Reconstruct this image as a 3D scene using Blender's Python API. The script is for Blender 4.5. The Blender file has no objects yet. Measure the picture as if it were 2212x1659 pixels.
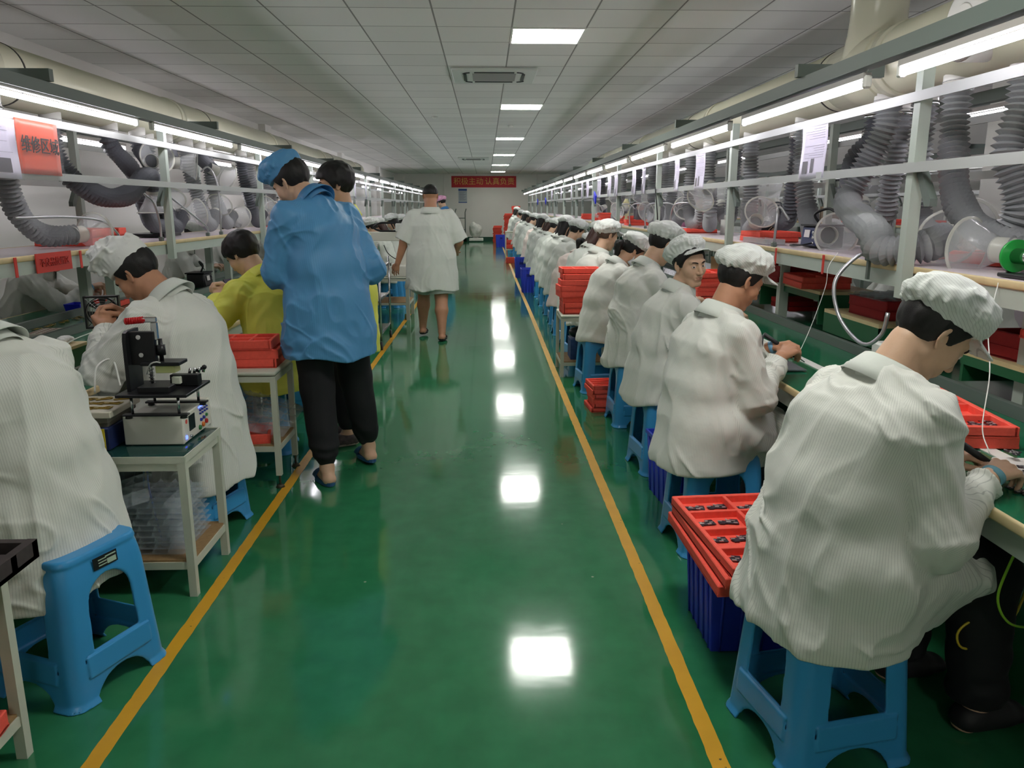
import bpy, bmesh, math, random
import numpy as np
from mathutils import Vector, Matrix, Euler

# ------------------------------------------------------------------ camera, light, exposure
S = bpy.context.scene
COL = S.collection
CAM_H = 1.5
PITCH = math.atan(383.5/1700.0)
YAW = math.atan(57*math.cos(PITCH)/1700.0)
cd = bpy.data.cameras.new('camera')
cd.sensor_width = 36.0
cd.lens = 36.0*1700.0/2212.0
cd.clip_start = 0.05
cam = bpy.data.objects.new('camera', cd)
cam.location = (0, 0, CAM_H)
cam.rotation_euler = (math.pi/2-PITCH, 0, -YAW)
COL.objects.link(cam)
S.camera = cam
w = bpy.data.worlds.new('world'); S.world = w
w.use_nodes = True
w.node_tree.nodes['Background'].inputs[0].default_value = (0.75, 0.8, 0.85, 1)
w.node_tree.nodes['Background'].inputs[1].default_value = 0.15
S.view_settings.view_transform = 'Standard'
S.view_settings.look = 'None'
S.view_settings.exposure = 1.15
S.view_settings.gamma = 1.0
S.view_settings.use_curve_mapping = False
PANEL_E = 14.0
TUBE_E = 11.0

# ------------------------------------------------------------------ materials
def lin(c):
    o = []
    for v in c[:3]:
        v = v/255.0
        o.append(v/12.92 if v <= 0.04045 else ((v+0.055)/1.055)**2.4)
    return (o[0], o[1], o[2], 1.0)

MATS = {}
def N(nt, t, **kw):
    n = nt.nodes.new(t)
    for k, v in kw.items():
        if k.startswith('i_'):
            n.inputs[int(k[2:])].default_value = v
        else:
            setattr(n, k, v)
    return n

def mat(name, col, rough=0.5, metal=0.0, emit=0.0, alpha=1.0, trans=0.0, ior=1.45, spec=0.5,
        var=0.0, vscale=8.0, bump=0.0, bscale=40.0, stripe=None, sheen=0.0, coat=0.0, sub=0.0, bdist=0.002):
    if name in MATS: return MATS[name]
    m = bpy.data.materials.new(name); m.use_nodes = True
    nt = m.node_tree; b = nt.nodes['Principled BSDF']
    c = lin(col)
    b.inputs['Base Color'].default_value = c
    b.inputs['Roughness'].default_value = rough
    b.inputs['Metallic'].default_value = metal
    b.inputs['IOR'].default_value = ior
    b.inputs['Specular IOR Level'].default_value = spec
    if coat: b.inputs['Coat Weight'].default_value = coat
    if sheen: b.inputs['Sheen Weight'].default_value = sheen
    if sub:
        b.inputs['Subsurface Weight'].default_value = sub
        b.inputs['Subsurface Radius'].default_value = (0.01, 0.004, 0.002)
        b.inputs['Subsurface Scale'].default_value = 0.6
    if trans: b.inputs['Transmission Weight'].default_value = trans
    if alpha < 1: b.inputs['Alpha'].default_value = alpha
    if emit:
        b.inputs['Emission Color'].default_value = c
        b.inputs['Emission Strength'].default_value = emit
    src = None
    tc = N(nt, 'ShaderNodeTexCoord')
    if var:
        no = N(nt, 'ShaderNodeTexNoise'); no.inputs['Scale'].default_value = vscale; no.inputs['Detail'].default_value = 4
        nt.links.new(tc.outputs['Object'], no.inputs['Vector'])
        mr = N(nt, 'ShaderNodeMapRange', i_1=0.25, i_2=0.75, i_3=1-var, i_4=1+var)
        nt.links.new(no.outputs['Fac'], mr.inputs[0])
        vm = N(nt, 'ShaderNodeVectorMath', operation='SCALE')
        vm.inputs[0].default_value = c[:3]
        nt.links.new(mr.outputs[0], vm.inputs['Scale'])
        src = vm.outputs[0]
    if stripe:
        at = N(nt, 'ShaderNodeAttribute', attribute_name='stripe')
        m1 = N(nt, 'ShaderNodeMath', operation='MULTIPLY', i_1=1.0/stripe[0])
        fr = N(nt, 'ShaderNodeMath', operation='FRACT')
        lt = N(nt, 'ShaderNodeMath', operation='LESS_THAN', i_1=stripe[1])
        nt.links.new(at.outputs['Fac'], m1.inputs[0]); nt.links.new(m1.outputs[0], fr.inputs[0]); nt.links.new(fr.outputs[0], lt.inputs[0])
        mf = N(nt, 'ShaderNodeMath', operation='MULTIPLY', i_1=stripe[3]); nt.links.new(lt.outputs[0], mf.inputs[0])
        mx = N(nt, 'ShaderNodeMix', data_type='RGBA')
        nt.links.new(mf.outputs[0], mx.inputs['Factor'])
        if src: nt.links.new(src, mx.inputs[6])
        else: mx.inputs[6].default_value = c
        mx.inputs[7].default_value = lin(stripe[2])
        src = mx.outputs[2]
    if src: nt.links.new(src, b.inputs['Base Color'])
    if bump:
        n2 = N(nt, 'ShaderNodeTexNoise'); n2.inputs['Scale'].default_value = bscale; n2.inputs['Detail'].default_value = 5
        nt.links.new(tc.outputs['Object'], n2.inputs['Vector'])
        bp = N(nt, 'ShaderNodeBump'); bp.inputs['Strength'].default_value = bump; bp.inputs['Distance'].default_value = bdist
        nt.links.new(n2.outputs['Fac'], bp.inputs['Height']); nt.links.new(bp.outputs[0], b.inputs['Normal'])
    MATS[name] = m
    return m

# ------------------------------------------------------------------ object helpers
def tag(o, label=None, cat=None, group=None, kind=None):
    if label: o['label'] = label
    if cat: o['category'] = cat
    if group: o['group'] = group
    if kind: o['kind'] = kind
    return o

def thing(name, label, cat, loc=(0, 0, 0), rz=0.0, group=None):
    o = bpy.data.objects.new(name, None); COL.objects.link(o)
    o.location = loc; o.rotation_euler = (0, 0, rz); o.empty_display_size = 0.05
    return tag(o, label, cat, group)

def dup(o, loc=None, rz=None, label=None, parent=None, group=None):
    c = o.copy(); COL.objects.link(c)
    if parent is not None: c.parent = parent
    if loc is not None: c.location = loc
    if rz is not None: c.rotation_euler = (0, 0, rz)
    if label: c['label'] = label
    if group: c['group'] = group
    for ch in list(o.children): dup(ch, parent=c)
    return c

def align(v):
    v = Vector(v).normalized()
    return v.to_track_quat('Z', 'Y').to_matrix().to_4x4()

class MB:
    def __init__(s): s.bm = bmesh.new(); s.mi = 0
    def _fin(s, vs, M, smooth=False):
        bmesh.ops.transform(s.bm, matrix=M, verts=vs)
        fs = {f for v in vs for f in v.link_faces}
        for f in fs: f.material_index = s.mi; f.smooth = smooth
        return s
    def box(s, c, d, rz=0.0, bev=0.0, R=None, seg=1):
        M = Matrix.Translation(c) @ (R.to_4x4() if R is not None else Matrix.Rotation(rz, 4, 'Z'))
        r = bmesh.ops.create_cube(s.bm, size=1.0)
        vs = r['verts']
        bmesh.ops.transform(s.bm, matrix=Matrix.Diagonal((d[0], d[1], d[2], 1)), verts=vs)
        if bev > 0:
            es = list({e for v in vs for e in v.link_edges})
            rr = bmesh.ops.bevel(s.bm, geom=es, offset=min(bev, min(d)*0.45), segments=seg, affect='EDGES', profile=0.5)
            vs = list(set(rr['verts']) | {v for f in rr['faces'] for v in f.verts} | {v for v in vs if v.is_valid})
            fs = {f for v in vs for f in v.link_faces}; vs = list({v for f in fs for v in f.verts})
        return s._fin(vs, M, bev > 0 and seg > 1)
    def bx(s, x0, x1, y0, y1, z0, z1, bev=0.0, seg=1):
        return s.box(((x0+x1)/2, (y0+y1)/2, (z0+z1)/2), (abs(x1-x0), abs(y1-y0), abs(z1-z0)), bev=bev, seg=seg)
    def cyl(s, a, b, r, r2=None, seg=16, cap=True, smooth=True):
        a = Vector(a); b = Vector(b); L = (b-a).length
        r2 = r if r2 is None else r2
        rr = bmesh.ops.create_cone(s.bm, cap_ends=cap, segments=seg, radius1=r, radius2=r2, depth=L)
        M = Matrix.Translation((a+b)/2) @ align(b-a)
        s._fin(rr['verts'], M, smooth)
        for v in rr['verts']:
            for f in v.link_faces:
                if len(f.verts) > 4: f.smooth = False
        return s
    def sph(s, c, r, sc=(1, 1, 1), seg=16, R=None):
        rr = bmesh.ops.create_uvsphere(s.bm, u_segments=seg, v_segments=max(6, seg//2), radius=r)
        M = Matrix.Translation(c) @ (R.to_4x4() if R is not None else Matrix.Identity(4)) @ Matrix.Diagonal((sc[0], sc[1], sc[2], 1))
        return s._fin(rr['verts'], M, True)
    def lathe(s, prof, M=None, seg=24, a0=0.0, a1=2*math.pi, sx=1.0, sy=1.0, smooth=True):
        M = M or Matrix.Identity(4)
        full = abs(a1-a0-2*math.pi) < 1e-6
        n = seg if full else seg+1
        rows = []
        for (r, z) in prof:
            rows.append([s.bm.verts.new(M @ Vector((r*sx*math.cos(a0+(a1-a0)*i/seg), r*sy*math.sin(a0+(a1-a0)*i/seg), z))) for i in range(n)])
        for A, B in zip(rows[:-1], rows[1:]):
            for i in range(seg):
                j = (i+1) % n
                try:
                    f = s.bm.faces.new((A[i], A[j], B[j], B[i])); f.material_index = s.mi; f.smooth = smooth
                except ValueError: pass
        return s
    def tube(s, pts, r, seg=10, cap=True, closed=False, smooth=True, flat=1.0):
        pts = [Vector(p) for p in pts]; n = len(pts)
        rs = r if hasattr(r, '__len__') else [r]*n
        t0 = (pts[1]-pts[0]).normalized()
        up = Vector((0, 0, 1)) if abs(t0.z) < 0.9 else Vector((1, 0, 0))
        nx = t0.cross(up).normalized(); rows = []
        for i in range(n):
            t = (pts[(i+1) % n]-pts[i-1]) if (closed or 0 < i < n-1) else (pts[1]-pts[0] if i == 0 else pts[-1]-pts[-2])
            if t.length < 1e-9: t = t0
            t = t.normalized()
            nx = (nx - t*nx.dot(t)); nx = nx.normalized() if nx.length > 1e-6 else t.orthogonal().normalized()
            ny = t.cross(nx)
            rows.append([s.bm.verts.new(pts[i]+(nx*math.cos(2*math.pi*k/seg)+ny*flat*math.sin(2*math.pi*k/seg))*rs[i]) for k in range(seg)])
        R2 = rows+[rows[0]] if closed else rows
        for A, B in zip(R2[:-1], R2[1:]):
            for k in range(seg):
                f = s.bm.faces.new((A[k], A[(k+1) % seg], B[(k+1) % seg], B[k])); f.material_index = s.mi; f.smooth = smooth
        if cap and not closed:
            for A in (rows[0][::-1], rows[-1]):
                f = s.bm.faces.new(A); f.material_index = s.mi
        return s
    def prism(s, poly, h, M=None, smooth=False):
        M = M or Matrix.Identity(4)
        a = [s.bm.verts.new(M @ Vector((x, y, 0))) for x, y in poly]
        b = [s.bm.verts.new(M @ Vector((x, y, h))) for x, y in poly]
        n = len(poly)
        fs = [s.bm.faces.new(a[::-1]), s.bm.faces.new(b)]
        for i in range(n): fs.append(s.bm.faces.new((a[i], a[(i+1) % n], b[(i+1) % n], b[i])))
        for f in fs: f.material_index = s.mi
        return s
    def sheet(s, fn, nu, nv, smooth=True):
        g = [[s.bm.verts.new(fn(u/nu, v/nv)) for v in range(nv+1)] for u in range(nu+1)]
        for u in range(nu):
            for v in range(nv):
                f = s.bm.faces.new((g[u][v], g[u+1][v], g[u+1][v+1], g[u][v+1])); f.material_index = s.mi; f.smooth = smooth
        return s
    def m(s, i): s.mi = i; return s
    def build(s, name, mats, parent=None, thick=0.0):
        me = bpy.data.meshes.new(name)
        bmesh.ops.recalc_face_normals(s.bm, faces=s.bm.faces[:])
        s.bm.to_mesh(me); s.bm.free()
        if not isinstance(mats, (list, tuple)): mats = [mats]
        for m_ in mats: me.materials.append(m_)
        o = bpy.data.objects.new(name, me); COL.objects.link(o)
        if parent is not None: o.parent = parent
        if thick:
            md = o.modifiers.new('thickness', 'SOLIDIFY'); md.thickness = thick; md.offset = 0
        return o

def spline(pts, n=12):
    P = [Vector(p) for p in pts]; P = [P[0]*2-P[1]]+P+[P[-1]*2-P[-2]]
    out = []
    for i in range(1, len(P)-2):
        for k in range(n):
            t = k/n; a, b, c, d = P[i-1:i+3]
            out.append(0.5*((2*b)+(c-a)*t+(2*a-5*b+4*c-d)*t*t+(3*b-a-3*c+d)*t**3))
    out.append(P[-2]); return out

def resample(pts, step):
    L = [0.0]
    for a, b in zip(pts[:-1], pts[1:]): L.append(L[-1]+(b-a).length)
    n = max(2, int(L[-1]/step)); out = []; j = 0
    for i in range(n+1):
        d = L[-1]*i/n
        while j < len(L)-2 and L[j+1] < d: j += 1
        t = (d-L[j])/max(1e-9, L[j+1]-L[j]); out.append(pts[j].lerp(pts[j+1], min(1, t)))
    return out

# ------------------------------------------------------------------ implicit surfaces -> quads
f4 = np.float32
_rs = np.random.RandomState(7)
_T = _rs.rand(32, 32, 32).astype(f4)*2-1
def noise(P):
    I = np.floor(P).astype(np.int32); F = (P-I).astype(f4); F = F*F*(3-2*F); I &= 31; J = (I+1) & 31
    x0, y0, z0 = I[:, 0], I[:, 1], I[:, 2]; x1, y1, z1 = J[:, 0], J[:, 1], J[:, 2]
    fx, fy, fz = F[:, 0], F[:, 1], F[:, 2]
    a = _T[x0, y0, z0]*(1-fx)+_T[x1, y0, z0]*fx; b = _T[x0, y1, z0]*(1-fx)+_T[x1, y1, z0]*fx
    c = _T[x0, y0, z1]*(1-fx)+_T[x1, y0, z1]*fx; d = _T[x0, y1, z1]*(1-fx)+_T[x1, y1, z1]*fx
    return (a*(1-fy)+b*fy)*(1-fz)+(c*(1-fy)+d*fy)*fz
V = lambda *a: np.array(a, f4)
def nrm(v): return v/(np.linalg.norm(v)+1e-9)
def smin(a, b, k):
    h = np.clip(0.5+0.5*(b-a)/k, 0, 1)
    return b*(1-h)+a*h-k*h*(1-h)
def smax(a, b, k): return -smin(-a, -b, k)
def rc(P, a, b, r1, r2):
    ba = b-a; d = P-a
    t = np.clip(d@ba/max(1e-9, float(ba@ba)), 0, 1)
    q = d-t[:, None]*ba
    return np.sqrt((q*q).sum(1))-(r1+(r2-r1)*t)
def ec(P, a, b, r1, r2, side, w1, w2=None):
    w2 = w1 if w2 is None else w2
    ba = b-a; d = P-a
    t = np.clip(d@ba/max(1e-9, float(ba@ba)), 0, 1)
    q = d-t[:, None]*ba
    w_ = w1+(w2-w1)*t
    ls = q@side
    q = q-ls[:, None]*side
    return np.sqrt((q*q).sum(1)+(ls/w_)**2)-(r1+(r2-r1)*t)
def el(P, c, r):
    q = (P-c)/r; k0 = np.sqrt((q*q).sum(1))+1e-6; q = q/r; k1 = np.sqrt((q*q).sum(1))+1e-6
    return k0*(k0-1)/k1
def rbox(P, c, h, r):
    q = np.abs(P-c)-h+r
    return np.sqrt((np.maximum(q, 0)**2).sum(1))+np.minimum(q.max(1), 0)-r

def mesh_sdf(groups, lo, hi, h, k=0.012, post=None, margin=0.02):
    """groups: [(fn, centre, radius)] smooth-unioned; surface nets on active blocks."""
    B = 8; lo = np.array(lo, np.float64); hi = np.array(hi, np.float64)
    nb = np.ceil((hi-lo)/(B*h)).astype(int)+1
    NC = nb*B+2
    g = np.stack(np.meshgrid(*[np.arange(n) for n in nb], indexing='ij'), -1).reshape(-1, 3)
    cen = (lo+(g*B+B/2)*h).astype(f4); hd = B*h*0.87
    def ev(P, gi):
        d = None
        for i in gi:
            e = groups[i][0](P)
            d = e if d is None else smin(d, e, k)
        if post is not None: d = post(P, d)
        return d
    bd = np.stack([np.linalg.norm(cen-np.array(c, f4), axis=1)-r for _, c, r in groups], 1)
    msk = bd < hd*1.2+0.05
    keys = (msk*(1 << np.arange(len(groups)))).sum(1)
    off = np.stack(np.meshgrid(*[np.arange(B+1)]*3, indexing='ij'), -1).reshape(-1, 3)
    corners = [(0,0,0),(1,0,0),(0,1,0),(1,1,0),(0,0,1),(1,0,1),(0,1,1),(1,1,1)]
    edges = [(a, b) for a in range(8) for b in range(a+1, 8) if bin(a ^ b).count('1') == 1]
    vid = []; vpos = []; quads = []
    st = np.array([NC[1]*NC[2], NC[2], 1], np.int64)
    for key in np.unique(keys):
        if key == 0: continue
        gi = [i for i in range(len(groups)) if key >> i & 1]
        sel = np.where(keys == key)[0]
        d0 = ev(cen[sel], gi)
        sel = sel[np.abs(d0) < hd*1.15+margin]
        for s0 in range(0, len(sel), 400):
            bb = g[sel[s0:s0+400]]*B
            gp = bb[:, None, :]+off[None]
            P = (lo+gp.reshape(-1, 3)*h).astype(f4)
            d = ev(P, gi).reshape(-1, B+1, B+1, B+1)
            ins = d < 0
            cnt = sum(ins[:, a:a+B, b:b+B, c:c+B].astype(np.int8) for a, b, c in corners)
            q = np.argwhere((cnt > 0) & (cnt < 8))
            if len(q) == 0: continue
            cv = np.stack([d[q[:, 0], q[:, 1]+a, q[:, 2]+b, q[:, 3]+c] for a, b, c in corners], 1)
            acc = np.zeros((len(q), 3), f4); nn = np.zeros(len(q), f4)
            for a, b in edges:
                va, vb = cv[:, a], cv[:, b]; m_ = (va < 0) != (vb < 0)
                t = np.where(m_, va/np.where(m_, va-vb, 1), 0)
                pa, pb = np.array(corners[a], f4), np.array(corners[b], f4)
                acc += (pa+(pb-pa)*t[:, None])*m_[:, None]; nn += m_
            ijk = bb[q[:, 0]]+q[:, 1:]
            vid.append(ijk@st); vpos.append(lo+(ijk+acc/nn[:, None])*h)
            for ax in range(3):
                A = ins[:, :B, :B, :B]
                sl = [slice(0, B)]*3; sl[ax] = slice(1, B+1)
                Bn = ins[:, sl[0], sl[1], sl[2]]
                e = np.argwhere(A != Bn)
                if len(e) == 0: continue
                ijk = bb[e[:, 0]]+e[:, 1:]; base = ijk@st
                u, v_ = (ax+1) % 3, (ax+2) % 3
                qd = np.stack([base, base-st[u], base-st[u]-st[v_], base-st[v_]], 1)
                fl = A[e[:, 0], e[:, 1], e[:, 2], e[:, 3]]
                qd[~fl] = qd[~fl][:, ::-1]
                quads.append(qd)
    vid = np.concatenate(vid); vpos = np.concatenate(vpos); quads = np.concatenate(quads)
    uid, ix = np.unique(vid, return_index=True); vpos = vpos[ix]
    qi = np.searchsorted(uid, quads); qi = np.clip(qi, 0, len(uid)-1)
    ok = (uid[qi] == quads).all(1); qi = qi[ok]
    return vpos.astype(f4), qi

def np_mesh(name, Vv, Q, mats, parent=None, attr=None, midx=None, smooth=True):
    me = bpy.data.meshes.new(name)
    me.vertices.add(len(Vv)); me.vertices.foreach_set('co', np.ascontiguousarray(Vv, f4).ravel())
    me.loops.add(Q.size); me.loops.foreach_set('vertex_index', Q.astype(np.int32).ravel())
    me.polygons.add(len(Q)); me.polygons.foreach_set('loop_start', np.arange(0, Q.size, 4, dtype=np.int32))
    me.polygons.foreach_set('use_smooth', np.full(len(Q), smooth))
    if not isinstance(mats, (list, tuple)): mats = [mats]
    for m_ in mats: me.materials.append(m_)
    if midx is not None: me.polygons.foreach_set('material_index', midx.astype(np.int32))
    me.update(calc_edges=True)
    if attr is not None:
        a = me.attributes.new('stripe', 'FLOAT', 'POINT'); a.data.foreach_set('value', attr.astype(f4))
    o = bpy.data.objects.new(name, me); COL.objects.link(o)
    if parent is not None: o.parent = parent
    return o
# ------------------------------------------------------------------ people
def rotm(pitch, yaw, roll=0.0):
    """columns = right, forward, up ; pitch>0 looks down, yaw>0 turns to the right"""
    return np.array(Euler((-pitch, roll, -yaw), 'YXZ' if False else 'XYZ').to_matrix(), f4) if False else \
        np.array((Matrix.Rotation(-yaw, 3, 'Z') @ Matrix.Rotation(-pitch, 3, 'X') @ Matrix.Rotation(roll, 3, 'Y')), f4)

def ik(a, t, l1, l2, pole):
    d = t-a; L = float(np.linalg.norm(d)); L2 = min(L, (l1+l2)*0.995)
    dn = d/(L+1e-9); x = (l1*l1-l2*l2+L2*L2)/(2*L2); h = math.sqrt(max(1e-6, l1*l1-x*x))
    p = pole-dn*float(pole@dn); p = nrm(p)
    return (a+dn*x+p*h).astype(f4), (a+dn*L2).astype(f4)

def head_fn(Rh, hc, s=1.0, fat=1.0, eyes_open=True):
    RT_ = Rh/s
    def f(P):
        p = (P-hc)@RT_
        q = p.copy(); q[:, 0] = np.abs(q[:, 0])
        d = el(p, V(0, -.016, .034), V(.077, .098, .086))
        d = smin(d, el(p, V(0, .022, -.03), V(.062*fat, .066, .08)), .03)
        d = smin(d, rc(q, V(.0, .062, -.098), V(.012, .06, -.098), .021, .02), .025)
        d = smin(d, rc(q, V(.044*fat, .0, -.05), V(.018, .055, -.095), .021*fat, .016), .02)
        d = smin(d, el(q, V(.04, .055, -.022), V(.027*fat, .028, .03)), .018)
        d = smin(d, rc(q, V(.006, .083, .03), V(.042, .07, .032), .010, .010), .012)
        d = smax(d, -el(q, V(.031, .099, .008), V(.019, .015, .012)), .012)
        d = smin(d, rc(p, V(0, .088, .018), V(0, .107, -.026), .0065, .0105), .011)
        d = smin(d, el(q, V(.012, .096, -.030), V(.009, .011, .0085)), .005)
        d = smax(d, -el(q, V(.008, .103, -.040), V(.004, .006, .004)), .003)
        d = smin(d, el(p, V(0, .082, -.058), V(.030, .011, .022)), .012)
        d = smin(d, el(p, V(0, .0895, -.0545), V(.022, .0060, .0040)), .005)
        d = smin(d, el(p, V(0, .0880, -.0640), V(.018, .0068, .0048)), .005)
        d = smax(d, -rc(q, V(0, .0965, -.0590), V(.021, .0885, -.0597), .0014, .0010), .003)
        # eyelids
        ball = np.sqrt(((q-V(.0315, .0745, .0075))**2).sum(1))-.0148
        if eyes_open:
            slit = el(q, V(.0315, .088, .0065), V(.0135, .02, .0048))
            ball = smax(ball, -slit, .0015)
        d = smin(d, ball, .003)
        if eyes_open: d = smax(d, -el(q, V(.0315, .093, .0065), V(.0125, .012, .0040)), .0015)
        # ears
        er = q-V(.079, -.006, -.002)
        c_, s_ = math.cos(.35), math.sin(.35)
        e2 = np.stack([er[:, 0]*c_-er[:, 1]*-s_*-1*0-er[:, 1]*0, er[:, 1], er[:, 2]], 1)
        e2[:, 0] = er[:, 0]*c_+er[:, 1]*s_; e2[:, 1] = -er[:, 0]*s_+er[:, 1]*c_
        ear = el(e2, V(0, -.004, .004), V(.0065, .0185, .031))
        ear = smin(ear, el(e2, V(0, .003, -.022), V(.006, .010, .012)), .006)
        ear = smax(ear, -el(e2, V(.006, .001, .004), V(.006, .0115, .021)), .003)
        d = smin(d, ear, .005)
        return d*s
    return f

def hand_fns(wr, dr, nm, side, pose='grip', s=1.0):
    """wr wrist, dr direction of the hand, nm back-of-hand normal, side +1 thumb to cross(dr,nm)"""
    dr = nrm(dr); nm = nrm(nm-dr*float(nm@dr)); lt = nrm(np.cross(dr, nm))*side  # towards the thumb
    curl = {'grip': (.65, .85, .6), 'flat': (.12, .15, .1), 'relax': (.3, .45, .3), 'pinch': (.75, .75, .45)}[pose]
    K = []; pal = []
    spread = [.033, .011, -.011, -.032]; ln = [.042, .047, .044, .034]
    for i, (o, l) in enumerate(zip(spread, ln)):
        k0 = wr+dr*.02*s+lt*o*.45*s
        kn = wr+dr*(.088-.006*abs(i-1.2))*s+lt*o*s-nm*(.004*abs(i-1.5))*s
        pal.append((k0, kn, .015*s, .0105*s))
        cu = curl[0]*(1+.12*i); d1 = nrm(dr*math.cos(cu)-nm*math.sin(cu)+lt*(1.5-i)*.05)
        a1 = kn+d1*l*s; cu += curl[1]; d2 = nrm(dr*math.cos(cu)-nm*math.sin(cu)+lt*(1.5-i)*.03)
        a2 = a1+d2*l*.62*s; cu += curl[2]; d3 = nrm(dr*math.cos(cu)-nm*math.sin(cu))
        a3 = a2+d3*l*.45*s
        K += [(kn, a1, .0098*s, .0086*s), (a1, a2, .0086*s, .0078*s), (a2, a3, .0078*s, .0068*s)]
    t0 = wr+dr*.022*s+lt*.022*s-nm*.008*s
    op = .6 if pose in ('flat', 'relax') else .35
    t1 = t0+nrm(dr*.75+lt*op*1.3-nm*.45)*.042*s
    t2 = t1+nrm(dr*.9+lt*op*.4-nm*.4)*.034*s
    t3 = t2+nrm(dr*.95-lt*.1-nm*.45)*.026*s
    T = [(t0, t1, .0145*s, .0115*s), (t1, t2, .0112*s, .0098*s), (t2, t3, .0098*s, .0080*s)]
    def f(P):
        d = None
        for a, b, r1, r2 in pal:
            e = rc(P, a.astype(f4), b.astype(f4), r1, r2); d = e if d is None else smin(d, e, .012)
        for j in range(4):
            fd = None
            for a, b, r1, r2 in K[j*3:j*3+3]:
                e = rc(P, a.astype(f4), b.astype(f4), r1, r2); fd = e if fd is None else smin(fd, e, .003)
            d = smin(d, fd, .004)
        td = None
        for a, b, r1, r2 in T:
            e = rc(P, a.astype(f4), b.astype(f4), r1, r2); td = e if td is None else smin(td, e, .004)
        return smin(d, td, .007)
    tip = (K[2][1]+T[2][1])/2
    return f, tip, lt

def folds(P, amp, seed=0.0, ax=None):
    q = P*V(5.6, 5.6, 2.2)+seed
    w1 = noise(P*3.1+seed+9)
    q = q+w1[:, None]*V(1.3, .9, 1.6)
    q[:, 2] += P[:, 0]*4.5
    a = noise(q); r = (1-np.abs(a)*2.2); r = np.where(r > 0, r**1.6, r)
    b = noise(P*V(13, 13, 7)+seed*2+w1[:, None]*1.6); r2 = 1-np.abs(b)*2.4; r2 = np.where(r2 > 0, r2**1.5, r2)
    c = noise(P*V(27, 27, 17)+seed)
    e1 = noise(np.stack([P@V(.8, .2, .56)*13, P@V(-.5, .1, .8)*3.2, P[:, 1]*5], 1)+seed+w1[:, None]*.9)
    cr_ = np.exp(-(e1/.085)**2)*np.clip(noise(P*4.3+seed+31)*2.4+.2, 0, 1)
    return amp*(.42*cr_+.55*np.clip(r, -.6, 1)+.34*np.clip(r2, -.6, 1)*(.4+.6*np.clip(w1+.5, 0, 1))+.10*c)

SKIN = lambda n='skin', c=(206, 168, 140): mat(n, c, rough=.5, sub=.04, var=.05, vscale=30, bump=.15, bscale=220)
LIP = lambda: mat('lips', (172, 120, 102), rough=.5)

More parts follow.
